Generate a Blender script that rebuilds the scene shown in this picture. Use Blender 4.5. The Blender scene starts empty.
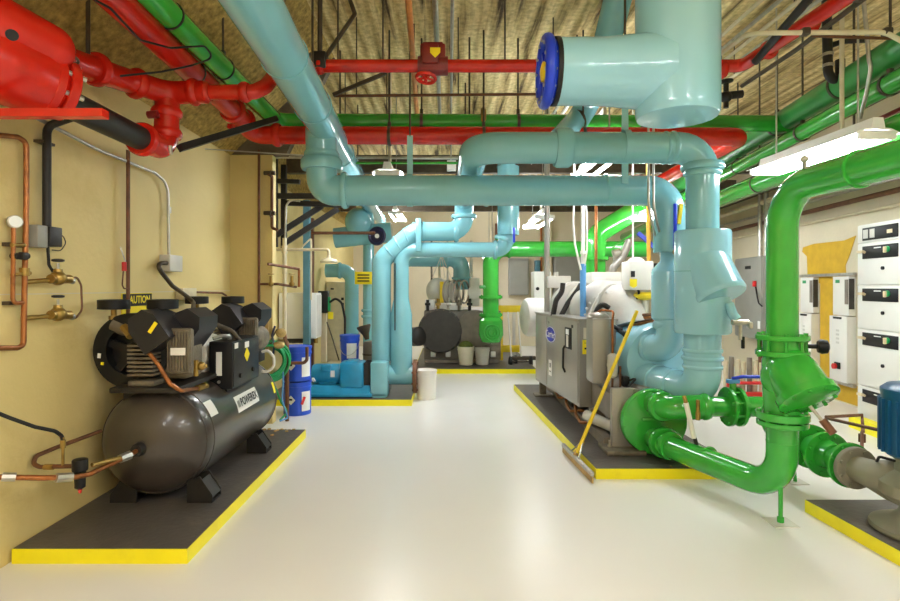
import bpy, bmesh, math, random
from mathutils import Vector as V, Matrix as M
random.seed(4)
F, CX, CY, H = 550.0, 447.0, 287.0, 1.45
PI = math.pi
sc = bpy.context.scene
col = sc.collection
def P(x, y, Y): return V(((x-CX)*Y/F, Y, H+(CY-y)*Y/F))
ORG = {}
X, Yv, Z = V((1,0,0)), V((0,1,0)), V((0,0,1))

# ------------------------------------------------------------------ materials
MATS = {}
def mat(name, c, rough=.4, metal=0., var=.12, scale=6., bump=0., bscale=40., dirt=None, dirt_amt=.0, emit=None, estr=0., coat=0., alpha=None):
    m = bpy.data.materials.new(name); m.use_nodes = True
    nt = m.node_tree; n = nt.nodes; l = nt.links
    b = n['Principled BSDF']
    b.inputs['Roughness'].default_value = rough
    b.inputs['Metallic'].default_value = metal
    b.inputs['Coat Weight'].default_value = coat
    tc = n.new('ShaderNodeTexCoord')
    no = n.new('ShaderNodeTexNoise'); no.inputs['Scale'].default_value = scale; no.inputs['Detail'].default_value = 5
    l.new(tc.outputs['Object'], no.inputs['Vector'])
    r = n.new('ShaderNodeValToRGB')
    r.color_ramp.elements[0].position = .3; r.color_ramp.elements[1].position = .7
    r.color_ramp.elements[0].color = (*[v*(1-var) for v in c], 1)
    r.color_ramp.elements[1].color = (*[min(1, v*(1+var*.6)) for v in c], 1)
    l.new(no.outputs['Fac'], r.inputs['Fac'])
    out = r.outputs['Color']
    if dirt:
        n2 = n.new('ShaderNodeTexNoise'); n2.inputs['Scale'].default_value = scale*.6; n2.inputs['Detail'].default_value = 9; n2.inputs['Roughness'].default_value = .7
        l.new(tc.outputs['Object'], n2.inputs['Vector'])
        r2 = n.new('ShaderNodeValToRGB'); r2.color_ramp.elements[0].position = .55; r2.color_ramp.elements[1].position = .75
        r2.color_ramp.elements[1].color = (dirt_amt, dirt_amt, dirt_amt, 1)
        l.new(n2.outputs['Fac'], r2.inputs['Fac'])
        mx = n.new('ShaderNodeMix'); mx.data_type = 'RGBA'
        l.new(r2.outputs['Color'], mx.inputs['Factor']); l.new(out, mx.inputs['A']); mx.inputs['B'].default_value = (*dirt, 1)
        out = mx.outputs['Result']
    l.new(out, b.inputs['Base Color'])
    if bump:
        n3 = n.new('ShaderNodeTexNoise'); n3.inputs['Scale'].default_value = bscale; n3.inputs['Detail'].default_value = 4
        l.new(tc.outputs['Object'], n3.inputs['Vector'])
        bp = n.new('ShaderNodeBump'); bp.inputs['Strength'].default_value = bump; bp.inputs['Distance'].default_value = .02
        l.new(n3.outputs['Fac'], bp.inputs['Height']); l.new(bp.outputs['Normal'], b.inputs['Normal'])
    if emit:
        b.inputs['Emission Color'].default_value = (*emit, 1); b.inputs['Emission Strength'].default_value = estr
    MATS[name] = m
    if max(c) < .06 and not coat: b.inputs['Specular IOR Level'].default_value = .3
    return m
CYAN = mat('cyan_paint', (.20,.48,.55), .15, var=.07, scale=3, bump=.05, bscale=12, coat=.25, dirt=(.17,.34,.34), dirt_amt=.35)
CYAN2 = mat('pale_cyan_insulation', (.29,.575,.70), .18, var=.05, scale=2, bump=.08, bscale=14, coat=.2)
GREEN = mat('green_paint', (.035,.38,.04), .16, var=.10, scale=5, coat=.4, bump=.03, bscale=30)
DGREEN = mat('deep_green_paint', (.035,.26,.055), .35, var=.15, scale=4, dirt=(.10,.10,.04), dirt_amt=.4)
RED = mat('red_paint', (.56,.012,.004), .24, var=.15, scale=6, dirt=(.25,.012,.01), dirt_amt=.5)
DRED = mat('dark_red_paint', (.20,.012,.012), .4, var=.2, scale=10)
BLACKP = mat('black_iron', (.022,.019,.017), .45, var=.3, scale=12)
TANKM = mat('charcoal_tank_enamel', (.050,.040,.034), .30, var=.15, scale=4, coat=.3, dirt=(.10,.08,.06), dirt_amt=.35)
BLK = mat('black_plastic', (.009,.009,.010), .45, var=.2)
SHROUD = mat('black_shroud_plastic', (.022,.021,.025), .35, var=.2, scale=8)
IRON = mat('cast_iron_dusty', (.19,.16,.115), .6, metal=.3, var=.3, scale=14, dirt=(.05,.04,.03), dirt_amt=.7, bump=.3, bscale=60)
GREYP = mat('machine_grey_paint', (.34,.32,.285), .32, metal=.3, var=.06, scale=3)
LGREY = mat('light_grey_enamel', (.62,.60,.55), .4, var=.08, scale=6)
WHITE = mat('white_enamel', (.80,.78,.73), .35, var=.04, scale=3)
WINS = mat('white_insulation', (.60,.58,.54), .5, var=.08, scale=9, bump=.15, bscale=20)
PANEL = mat('grey_electrical_enamel', (.27,.265,.235), .45, var=.06)
STEEL = mat('galvanised_steel', (.50,.48,.43), .35, metal=.8, var=.2, scale=20)
DSTEEL = mat('dark_strut_steel', (.085,.065,.045), .5, metal=.5, var=.3, scale=12)
COPPER = mat('copper_pipe', (.36,.13,.035), .35, metal=.6, var=.3, scale=18, dirt=(.12,.05,.02), dirt_amt=.8)
BCOPPER = mat('bright_copper', (.70,.27,.07), .35, metal=.4, var=.2, scale=18)
BRASS = mat('brass', (.38,.24,.06), .38, metal=.7, var=.25, scale=20)
RUST = mat('rusty_brown_pipe', (.16,.065,.03), .55, metal=.3, var=.3, scale=20)
YEL = mat('yellow_kerb_paint', (.95,.84,.004), .4, var=.04, scale=5, dirt=(.6,.47,.02), dirt_amt=.35)
YELP = mat('yellow_plastic', (.85,.62,.015), .4, var=.08)
PADT = mat('dark_pad_paint', (.085,.073,.066), .42, var=.2, scale=5, dirt=(.17,.14,.11), dirt_amt=.6, bump=.15, bscale=30)
BLUE = mat('blue_paint', (.008,.085,.21), .35, var=.1, scale=8)
PUMPB = mat('bright_blue_pump_paint', (.016,.27,.47), .35, var=.15, scale=8)
BLUEP = mat('blue_plastic', (.018,.085,.62), .35, var=.08)
HBLUE = mat('blue_handle_enamel', (.008,.04,.55), .3, var=.1)
NAVY = mat('navy_handwheel_paint', (.012,.012,.06), .3, var=.1)
SKYB = mat('light_blue_pipe_paint', (.10,.32,.66), .4, var=.08)
CREAM = mat('cream_pipe_paint', (.66,.58,.40), .45, var=.12, scale=10)
PAPER = mat('white_label_paper', (.84,.83,.80), .6, var=.03)
YLAB = mat('yellow_label', (.92,.74,.01), .5, var=.02)
INK = mat('black_ink', (.012,.012,.012), .5, var=.0)
CBLUE = mat('blue_badge_enamel', (.015,.03,.40), .3, var=.02)
GSEL = mat('green_selector_knob', (.02,.32,.10), .4, var=.05)
REDK = mat('red_knob_plastic', (.6,.015,.015), .4, var=.05)
IVORY = mat('ivory_handle_plastic', (.72,.58,.36), .4, var=.05)
WOODT = mat('tan_wood', (.50,.33,.12), .6, var=.2, scale=20)
RAG = mat('tan_cloth', (.50,.36,.14), .9, var=.35, scale=25)
HOSEG = mat('green_hose_rubber', (.008,.33,.10), .4, var=.2)
TUBE = mat('fluorescent_tube_glow', (.9,.9,.85), .4, var=0, emit=(.935,.965,1.0), estr=80)
REFL = mat('white_reflector_enamel', (.85,.84,.80), .3, var=.02)
BEIGE = mat('beige_bucket_plastic', (.70,.64,.50), .45, var=.06)
OLIVE = mat('olive_sponge', (.10,.13,.02), .9, var=.4, scale=30)
DDISC = mat('dark_end_cover_paint', (.055,.05,.045), .45, var=.2, scale=8)
TAUPE = mat('taupe_machine_paint', (.21,.18,.145), .5, var=.2, scale=8)
YPATCH = mat('mustard_bare_wall_patch', (.60,.36,.015), .7, var=.12, scale=8)
TAPEM = mat('gauge_glass_face', (.75,.80,.80), .2, var=.02)
CASTG = mat('grey_green_cast_iron_paint', (.25,.235,.175), .45, var=.1, scale=6)
MBLUE = mat('dusty_blue_steel', (.07,.18,.22), .5, var=.15)
ORANGE = mat('orange_pipe_paint', (.72,.38,.04), .4, var=.1)
RUBBER = mat('black_rubber', (.015,.015,.015), .6, var=.2)

def wallmat(name, c, stain, amt, sc_=1.2, bump=.15):
    m = mat(name, c, .65, var=.08, scale=sc_, bump=bump, bscale=25, dirt=stain, dirt_amt=amt)
    return m
WALL_L = wallmat('cream_painted_concrete', (.70,.56,.24), (.50,.35,.10), .6)
WALL_R = wallmat('pale_painted_block', (.68,.60,.44), (.55,.45,.28), .4)
SPRAY = mat('sprayed_fireproofing', (.46,.32,.09), .95, var=.5, scale=22, bump=.9, bscale=60)
CONC = mat('grey_rough_concrete', (.17,.14,.105), .9, var=.35, scale=6, bump=.5, bscale=20)

def floor_mat():
    m = mat('white_epoxy_floor', (.80,.785,.77), .30, var=.035, scale=.7, dirt=(.70,.65,.58), dirt_amt=.35, bump=.012, bscale=5)
    return m
FLOORM = floor_mat()
def ceil_mat():
    m = bpy.data.materials.new('streaked_concrete_deck'); m.use_nodes = True
    n = m.node_tree.nodes; l = m.node_tree.links; b = n['Principled BSDF']; b.inputs['Roughness'].default_value = .9
    tc = n.new('ShaderNodeTexCoord')
    mp = n.new('ShaderNodeMapping'); mp.inputs['Scale'].default_value = (5.5, .35, 1)
    l.new(tc.outputs['Object'], mp.inputs['Vector'])
    a = n.new('ShaderNodeTexNoise'); a.inputs['Scale'].default_value = 1.6; a.inputs['Detail'].default_value = 6; a.inputs['Roughness'].default_value = .6
    l.new(mp.outputs['Vector'], a.inputs['Vector'])
    f = n.new('ShaderNodeTexNoise'); f.inputs['Scale'].default_value = 18; f.inputs['Detail'].default_value = 6
    l.new(tc.outputs['Object'], f.inputs['Vector'])
    r = n.new('ShaderNodeValToRGB'); e = r.color_ramp.elements
    e[0].position = .34; e[0].color = (.08,.05,.02,1); e[1].position = .60; e[1].color = (.95,.78,.40,1)
    k = e.new(.44); k.color = (.62,.46,.20,1)
    l.new(a.outputs['Fac'], r.inputs['Fac'])
    mx = n.new('ShaderNodeMix'); mx.data_type = 'RGBA'; mx.blend_type = 'MULTIPLY'; mx.inputs['Factor'].default_value = .55
    r2 = n.new('ShaderNodeValToRGB'); r2.color_ramp.elements[0].position = .35; r2.color_ramp.elements[1].position = .6
    r2.color_ramp.elements[0].color = (.45,.42,.36,1)
    l.new(f.outputs['Fac'], r2.inputs['Fac'])
    l.new(r.outputs['Color'], mx.inputs['A']); l.new(r2.outputs['Color'], mx.inputs['B'])
    l.new(mx.outputs['Result'], b.inputs['Base Color'])
    w = n.new('ShaderNodeTexWave'); w.wave_type = 'BANDS'; w.bands_direction = 'X'; w.inputs['Scale'].default_value = 2.2; w.inputs['Distortion'].default_value = .6
    l.new(tc.outputs['Object'], w.inputs['Vector'])
    bp = n.new('ShaderNodeBump'); bp.inputs['Strength'].default_value = .5; bp.inputs['Distance'].default_value = .04
    l.new(w.outputs['Fac'], bp.inputs['Height'])
    bp2 = n.new('ShaderNodeBump'); bp2.inputs['Strength'].default_value = .6; bp2.inputs['Distance'].default_value = .02
    l.new(f.outputs['Fac'], bp2.inputs['Height']); l.new(bp.outputs['Normal'], bp2.inputs['Normal'])
    l.new(bp2.outputs['Normal'], b.inputs['Normal'])
    return m
CEILM = ceil_mat()

# ------------------------------------------------------------------ mesh builder
def frame_of(d):
    d = d.normalized()
    a = Z if abs(d.z) < .9 else X
    u = d.cross(a).normalized(); v = d.cross(u).normalized()
    return u, v
def fillet(pts, bend, n=7):
    pts = [V(p) for p in pts]
    if len(pts) < 3 or not bend: return pts
    out = [pts[0]]
    for i in range(1, len(pts)-1):
        a, b, c = pts[i-1], pts[i], pts[i+1]
        d1 = (a-b); d2 = (c-b); l1, l2 = d1.length, d2.length
        if l1 < 1e-6 or l2 < 1e-6: continue
        d1 /= l1; d2 /= l2
        ang = d1.angle(d2)
        th = PI-ang
        if th < .05: out.append(b); continue
        t = bend*math.tan(th/2)
        t = min(t, l1*.499, l2*.499)
        r = t/math.tan(th/2)
        ce = b + (d1+d2).normalized()*(r/math.sin(ang/2))
        s = b+d1*t-ce; e = b+d2*t-ce
        k = max(3, int(n*th/(PI/2))+1)
        om = s.angle(e)
        for j in range(k+1):
            f = j/k
            out.append(ce + (s*math.sin((1-f)*om)+e*math.sin(f*om))/math.sin(om))
    out.append(pts[-1])
    return out
class MB:
    def __init__(s): s.v = []; s.f = []
    def add(s, vs, fs):
        o = len(s.v); s.v += [V(v) for v in vs]; s.f += [[i+o for i in f] for f in fs]; return s
    def box(s, c, size, rz=0, bev=0, rot=None):
        bm = bmesh.new(); bmesh.ops.create_cube(bm, size=1)
        bmesh.ops.scale(bm, vec=V(size), verts=bm.verts)
        if bev: bmesh.ops.bevel(bm, geom=list(bm.edges), offset=min(bev, min(size)*.45), segments=2, affect='EDGES', profile=.5)
        m = rot if rot is not None else M.Rotation(rz, 3, 'Z')
        bm.verts.ensure_lookup_table(); bm.verts.index_update()
        vs = [m @ v.co + V(c) for v in bm.verts]; fs = [[v.index for v in f.verts] for f in bm.faces]
        bm.free(); return s.add(vs, fs)
    def bb(s, lo, hi, bev=0):
        lo, hi = V(lo), V(hi); return s.box((lo+hi)/2, hi-lo, 0, bev)
    def prism(s, poly, ext):
        n = len(poly); ext = V(ext); poly = [V(p) for p in poly]
        vs = poly+[p+ext for p in poly]
        nor = sum(((poly[i]-poly[0]).cross(poly[(i+1)%n]-poly[0]) for i in range(n)), V())
        if nor.dot(ext) > 0: 
            fs = [list(range(n))[::-1], list(range(n, 2*n))]+[[i, (i+1)%n, n+(i+1)%n, n+i] for i in range(n)]
        else:
            fs = [list(range(n)), list(range(n, 2*n))[::-1]]+[[(i+1)%n, i, n+i, n+(i+1)%n] for i in range(n)]
        return s.add(vs, fs)
    def lathe(s, p, d, prof, n=28, capped=True):
        p = V(p); d = V(d).normalized(); u, v = frame_of(d)
        vs = []; fs = []
        for h, r in prof:
            for i in range(n):
                a = 2*PI*i/n
                vs.append(p+d*h+(u*math.cos(a)+v*math.sin(a))*max(r, 1e-4))
        for k in range(len(prof)-1):
            for i in range(n):
                j = (i+1)%n
                fs.append([k*n+i, k*n+j, (k+1)*n+j, (k+1)*n+i][::-1])
        if capped:
            fs.append(list(range(n))); fs.append([(len(prof)-1)*n+i for i in range(n)][::-1])
        return s.add(vs, fs)
    def cyl(s, a, b, r, r2=None, n=24, bev=0):
        a, b = V(a), V(b); d = b-a; L = d.length; r2 = r if r2 is None else r2
        if bev: prof = [(0, r-bev), (bev*.3, r-bev*.3), (bev, r), (L-bev, r2), (L-bev*.3, r2-bev*.3), (L, r2-bev)]
        else: prof = [(0, r), (L, r2)]
        return s.lathe(a, d, prof, n)
    def tube(s, pts, r, bend=0, n=16, nb=7, closed=False):
        pts = fillet(pts, bend, nb)
        q = [pts[0]]
        for p in pts[1:]:
            if (p-q[-1]).length > 1e-5: q.append(p)
        pts = q; N = len(pts)
        T = [(pts[min(i+1, N-1)]-pts[max(i-1, 0)]).normalized() for i in range(N)]
        u, v = frame_of(T[0]); vs = []; fs = []
        for i in range(N):
            if i:
                u = (u-T[i]*u.dot(T[i])).normalized()
            v = T[i].cross(u)
            rr = r[i] if isinstance(r, (list, tuple)) else r
            for k in range(n):
                a = 2*PI*k/n; vs.append(pts[i]+(u*math.cos(a)+v*math.sin(a))*rr)
        for i in range(N-1):
            for k in range(n):
                j = (k+1)%n; fs.append([i*n+k, i*n+j, (i+1)*n+j, (i+1)*n+k])
        fs.append(list(range(n))[::-1]); fs.append([(N-1)*n+k for k in range(n)])
        return s.add(vs, fs)
    def torus(s, c, d, R, r, n=32, m=10):
        c = V(c); d = V(d).normalized(); u, v = frame_of(d); vs = []; fs = []
        for i in range(n):
            a = 2*PI*i/n; e = u*math.cos(a)+v*math.sin(a)
            for k in range(m):
                b = 2*PI*k/m; vs.append(c+e*(R+r*math.cos(b))+d*r*math.sin(b))
        for i in range(n):
            for k in range(m):
                fs.append([i*m+k, ((i+1)%n)*m+k, ((i+1)%n)*m+(k+1)%m, i*m+(k+1)%m])
        return s.add(vs, fs)
    def ball(s, c, rx, ry=None, rz=None, n=24, m=14):
        ry = rx if ry is None else ry; rz = rx if rz is None else rz; vs = []; fs = []
        for j in range(m+1):
            t = PI*j/m
            for i in range(n):
                a = 2*PI*i/n
                vs.append(V(c)+V((rx*max(math.sin(t), 1e-3)*math.cos(a), ry*max(math.sin(t), 1e-3)*math.sin(a), rz*math.cos(t))))
        for j in range(m):
            for i in range(n):
                k = (i+1)%n; fs.append([j*n+i, (j+1)*n+i, (j+1)*n+k, j*n+k])
        return s.add(vs, fs)
    def bolts(s, p, d, R, n=8, r=.012, h=.03, both=False, t=0, ph=0):
        p = V(p); d = V(d).normalized(); u, v = frame_of(d)
        for i in range(n):
            a = 2*PI*(i+.5)/n+ph; q = p+(u*math.cos(a)+v*math.sin(a))*R
            s.lathe(q-d*h, d, [(0, r), (t+2*h, r)], 6)
        return s
    def flange(s, p, d, r, t=.03, nb=8, br=.012):
        p = V(p); d = V(d).normalized()
        s.lathe(p-d*t/2, d, [(0, r-.004), (.004, r), (t-.004, r), (t, r-.004)], 32)
        if nb: s.bolts(p-d*t/2, d, r*.84, nb, br, .012, t=t)
        return s
    def build(s, name, m, parent=None, label=None, origin=None):
        me = bpy.data.meshes.new(name)
        if parent is not None: o0 = ORG[parent]
        elif origin is not None: o0 = V(origin)
        else:
            lo = V([min(v[i] for v in s.v) for i in range(3)]); hi = V([max(v[i] for v in s.v) for i in range(3)])
            o0 = V(((lo.x+hi.x)/2, (lo.y+hi.y)/2, lo.z))
        me.from_pydata([tuple(v-o0) for v in s.v], [], s.f); me.validate(); me.update()
        me.polygons.foreach_set('use_smooth', [True]*len(me.polygons))
        me.set_sharp_from_angle(angle=math.radians(38))
        me.materials.append(m)
        o = bpy.data.objects.new(name, me); col.objects.link(o)
        if parent is not None: o.parent = parent
        else: o.location = o0
        ORG[o] = o0
        if label: o['label'] = label
        return o
def tag(o, label, cat, group=None):
    o['label'] = label; o['category'] = cat
    if group: o['group'] = group
    return o
def thing(name, loc, label, cat, group=None):
    o = bpy.data.objects.new(name, None); col.objects.link(o); o.location = V(loc); o.empty_display_size = .1
    ORG[o] = V(loc); return tag(o, label, cat, group)
def struct(name, mb, m, parent=None):
    o = mb.build(name, m, parent)
    if parent is None: o['kind'] = 'structure'
    return o
def copy_tree(o, parent=None):
    c = o.copy(); col.objects.link(c)
    if parent is not None: c.parent = parent
    for ch in list(o.children): copy_tree(ch, c)
    return c
def text(body, size, origin, right, up, m, parent, name='lettering', align='CENTER', bold=0., depth=.0015, sx=1.):
    cu = bpy.data.curves.new('t', 'FONT'); cu.body = body; cu.size = size; cu.align_x = align; cu.align_y = 'CENTER'; cu.offset = bold; cu.resolution_u = 3
    o = bpy.data.objects.new('t', cu); col.objects.link(o)
    bpy.context.view_layer.update()
    me = bpy.data.meshes.new_from_object(o.evaluated_get(bpy.context.evaluated_depsgraph_get()))
    r = V(right).normalized(); u = V(up).normalized(); nn = r.cross(u)
    b = MB(); vs = [V(origin)+r*v.co.x*sx+u*v.co.y+nn*depth for v in me.vertices]
    b.add(vs, [list(p.vertices) for p in me.polygons])
    bpy.data.objects.remove(o); bpy.data.meshes.remove(me); bpy.data.curves.remove(cu)
    return b.build(name, m, parent)
def part(parent, name, m, fn=None, label=None, **k):
    b = MB(); fn(b); return b.build(name, m, parent, label)
def pipe(parent, pts, r, m, bend=None, name='pipe', n=20):
    return MB().tube(pts, r, bend if bend is not None else r*2.0, n).build(name, m, parent)
def collar(parent, p, d, r, w, m, name='collar'):
    d = V(d).normalized(); e = min(.02, w*.3)
    return MB().lathe(V(p)-d*w/2, d, [(0, r*.86), (0, r-e*.6), (e, r), (w-e, r), (w, r-e*.6), (w, r*.86)], 32).build(name, m, parent)
def fl(parent, p, d, r, t, m, nb=8, br=.012, name='flange'):
    return MB().flange(p, d, r, t, nb, br).build(name, m, parent)
def rod(parent, p, ztop, r=.008, m=None, name='hanger_rod', clev=None):
    b = MB(); p = V(p); b.cyl(p, (p.x, p.y, ztop), r, n=8)
    return b.build(name, m or DSTEEL, parent)
def clevis(parent, p, d, R, ztop, m=None, name='pipe_hanger', r=.009, w=.03):
    # a strap round the pipe and the rod that carries it
    p = V(p); d = V(d).normalized(); b = MB()
    b.lathe(p-d*w/2, d, [(0, R+.001), (0, R+.007), (w, R+.007), (w, R+.001)], 28, capped=False)
    b.box((p.x, p.y, p.z+R+.025), (.03, .03, .05))
    b.build(name, m or DSTEEL, parent)
    return MB().cyl((p.x, p.y, p.z+R+.03), (p.x, p.y, ztop), r, n=8).build('hanger_rod', DSTEEL, parent)
def handwheel(parent, c, d, R, r, m, spokes=5, name='handwheel'):
    c = V(c); d = V(d).normalized(); u, v = frame_of(d); b = MB()
    b.torus(c, d, R, r, 28, 8); b.cyl(c-d*r*1.6, c+d*r*1.6, R*.2, n=14)
    for i in range(spokes):
        a = 2*PI*i/spokes; b.cyl(c, c+(u*math.cos(a)+v*math.sin(a))*R, r*.7, n=8)
    return b.build(name, m, parent)

exec_order = []
# ------------------------------------------------------------------ setting
CEIL = 3.9; YB = 13.5; YF = -3.0; XL = -2.3
def xw(y): return 4.85+.096*(y-5.8)
RT = V((.096, 1, 0)).normalized(); RN = V((-RT.y, RT.x, 0))       # along the east wall, out of the wall
RZ = -math.atan(.096)
def WR(y, off, z): return V((xw(y), y, z))+RN*off
struct('floor', MB().bb((XL-.2, YF-.2, -.15), (7, YB+.2, 0)), FLOORM)
struct('ceiling', MB().bb((XL-.2, YF-.2, CEIL), (7, YB+.2, CEIL+.2)), CEILM)
struct('wall_left', MB().bb((XL-.2, YF, 0), (XL, YB, 2.85)), WALL_L)
struct('wall_upper_left', MB().bb((XL-.2, YF, 2.85), (XL, YB, CEIL)), SPRAY)
struct('ceiling_haunch_left', MB().prism([(XL, YF, 2.85), (XL, YF, CEIL), (-1.2, YF, CEIL)], (0, 8.85-YF-3.0, 0)), SPRAY)
struct('beam_end', MB().prism([(XL, 5.87, 2.86), (XL, 5.87, CEIL), (-1.2, 5.87, CEIL), (-1.72, 5.87, 2.86)], (0, .1, 0)), CONC)
struct('wall_pilaster', MB().bb((XL, 5.83, 0), (-1.85, 5.95, 2.85)), WALL_L)
struct('wall_back', MB().bb((XL, YB, 0), (7, YB+.2, CEIL)), WALL_R)
struct('wall_front', MB().bb((XL, YF-.2, 0), (6.9, YF, CEIL)), WALL_R)
struct('wall_right', MB().prism([(xw(YF), YF, 0), (xw(YB), YB, 0), (xw(YB)+.2, YB, 0), (xw(YF)+.2, YF, 0)], (0, 0, CEIL)), WALL_R)
def pad(name, poly, h=.076):
    b = MB(); b.prism([(x, y, 0) for x, y in poly], (0, 0, h)); o = struct(name, b, YEL)
    c = sum((V((x, y, 0)) for x, y in poly), V())/len(poly)
    b = MB(); b.prism([(c.x+(x-c.x)*.992, c.y+(y-c.y)*.994, h-.01) for x, y in poly], (0, 0, .013)); b.build('pad_top', PADT, o)
    return o
pad('floor_pad_compressor', [(-2.28, 2.88), (-1.36, 2.88), (-1.36, 5.3), (-2.28, 5.3)])
pad('floor_pad_pump', [(-2.28, 6.7), (-.43, 6.7), (-.43, 8.0), (-2.28, 8.0)])
pad('floor_pad_chiller', [(1.125, 4.15), (2.24, 4.15), (2.14, 7.75), (.94, 7.75)])
pad('floor_pad_inline_pump', [(2.39, 2.2), (3.7, 2.2), (3.6, 3.55), (2.31, 3.55)])
pad('floor_pad_far', [(-.55, 9.2), (1.5, 9.2), (1.5, 12.4), (-.55, 12.4)])
b = MB(); b.box(WR(5.22, .62, .06), (.10, .85, .12), RZ); struct('trim_kerb', b, YEL)
# conduits and ledges along the upper part of the east wall
def wallrun(name, label, cat, z, off, r, y0, y1, m, n=10):
    b = MB(); b.cyl(WR(y0, off, z), WR(y1, off, z), r, n=n); t = b.build(name, m); tag(t, label, cat, 'conduits along the east wall'); return t
wallrun('wall_conduit', 'thick brown pipe on the upper wall, topmost of the wall runs behind the lamp', 'pipe', 2.98, .12, .055, 1.5, 12.5, DSTEEL, 14)
wallrun('wall_conduit', 'tan pipe on the upper wall, second run down from the top', 'pipe', 2.80, .10, .04, 1.5, 12.5, CREAM, 14)
wallrun('wall_conduit', 'grey steel conduit on the wall, third run down from the top', 'conduit', 2.62, .05, .022, 1.5, 12.5, STEEL)
wallrun('wall_conduit', 'brown conduit along the wall just above the breaker column', 'conduit', 2.48, .07, .03, 1.5, 12.5, RUST)
wallrun('wall_conduit', 'tan conduit on the wall, lowest run above the bare yellow patch', 'conduit', 2.33, .05, .02, 1.5, 12.5, CREAM)

struct('trim_wall_seam', MB().bb((XL, .5, 1.408), (XL+.003, 5.83, 1.414)), CREAM)
# ------------------------------------------------------------------ fluorescent fixtures
def make_fixture(L=1.25, W=.33):
    t = thing('fluorescent_fixture', (0, 0, 0), 'x', 'light fixture')
    b = MB(); b.prism([(-.05, -L/2, .03), (.05, -L/2, .03), (.035, -L/2, .10), (-.035, -L/2, .10)], (0, L, 0)); b.build('housing', REFL, t)
    q = W/2
    b = MB(); b.prism([(-q, -L/2, -.012), (-q, -L/2, -.004), (-.09, -L/2, .026), (0, -L/2, .032), (.09, -L/2, .026), (q, -L/2, -.004), (q, -L/2, -.012), (.09, -L/2, .016), (0, -L/2, .02), (-.09, -L/2, .016)], (0, L, 0))
    b.build('reflector', REFL, t)
    for s in (-1, 1):
        b = MB(); b.cyl((s*.105, -L/2+.03, -.03), (s*.105, L/2-.03, -.03), .019, n=10); b.build('lamp_tube', TUBE, t)
    for s in (-1, 1):
        b = MB(); b.box((0, s*(L/2-.015), -.018), (.27, .03, .06), bev=.006)
        b.build('lamp_holder', REFL, t)
    return t
FX = make_fixture()
def fix_at(loc, rz, label, first=[1], sx=1):
    if first: f = FX; first.pop()
    else: f = copy_tree(FX)
    f.location = loc; f.rotation_euler = (0, 0, rz); f['label'] = label; f['group'] = 'fluorescent fixtures'
    ORG[f] = V(loc)
    for s in (-.45, .45):
        c = math.cos(rz); d = math.sin(rz)
        h = MB(); h.cyl((0, s, .09), (0, s, CEIL-.002-loc[2]), .007, n=8)
        me = h.build('hanger_rod', STEEL, None, None, (0, 0, 0)); me.parent = f
    return f
def bare_at(loc, rz, label):
    f = fix_at(loc, rz, label)
    for c in list(f.children):
        if c.name.startswith('reflector'): bpy.data.objects.remove(c)
f1 = fix_at((2.915, 4.38, 2.51), .05, 'twin tube lamp hanging in front of the sloping green pipes, rod rising from its middle')
h = MB(); h.cyl((0, -.30, .09), (0, -.30, CEIL-.002-2.51), .016, n=10); me = h.build('hanger_pole', CREAM, None, None, (0, 0, 0)); me.parent = f1
fix_at((-.64, 6.5, 2.69), 0, 'lamp seen end on behind the blue-green cross pipe, below the red pipe')
bare_at((1.33, 8.1, 2.42), 0, 'lamp above the green cross pipe in the middle distance, behind the grey pole')
bare_at((1.55, 5.7, 2.74), 0, 'lamp glowing in the gap between the two stacked blue-green pipes')
bare_at((.95, 12.0, 2.15), 0, 'small far lamp glowing beside the upright green pipe')
bare_at((3.1, 8.2, 2.55), 0, 'lamp glimpsed beyond the white valve actuator')
bare_at((-1.0, 11.2, 2.9), 0, 'added bare tube lamp brightening the far end behind the blue-green pipes')  # extra lamp put in to brighten the dim far end of the room
# fixtures over the part of the room behind the viewpoint
for i, (x, y) in enumerate([(-.7, .5), (1.5, .3), (-1.0, -1.4), (2.2, -1.6), (3.2, .6)]):
    bare_at((x, y, 2.95), 0, ['lamp over the walkway in front of the compressor', 'lamp over the floor in front of the inline pump', 'lamp near the wall behind the viewpoint', 'lamp in the corner behind the viewpoint', 'lamp over the breaker column'][i])

# ------------------------------------------------------------------ camera
cam = bpy.data.cameras.new('camera'); co = bpy.data.objects.new('camera', cam); col.objects.link(co)
co.location = (0, 0, H); co.rotation_euler = (PI/2, 0, 0)
cam.sensor_width = 36; cam.lens = F*36/900; cam.shift_x = (450-CX)/900; cam.shift_y = (CY-300.5)/900
cam.clip_start = .05; cam.clip_end = 60
sc.camera = co
w = bpy.data.worlds.new('world'); sc.world = w; w.use_nodes = True
w.node_tree.nodes['Background'].inputs['Color'].default_value = (.9, .88, .8, 1); w.node_tree.nodes['Background'].inputs['Strength'].default_value = .0
sc.view_settings.view_transform = 'Standard'; sc.view_settings.look = 'None'; sc.view_settings.gamma = 1; sc.view_settings.use_curve_mapping = False
sc.view_settings.exposure = 0.12
sc.cycles.use_denoising = True
sc.cycles.max_bounces = 8; sc.cycles.diffuse_bounces = 5; sc.cycles.glossy_bounces = 4
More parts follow.
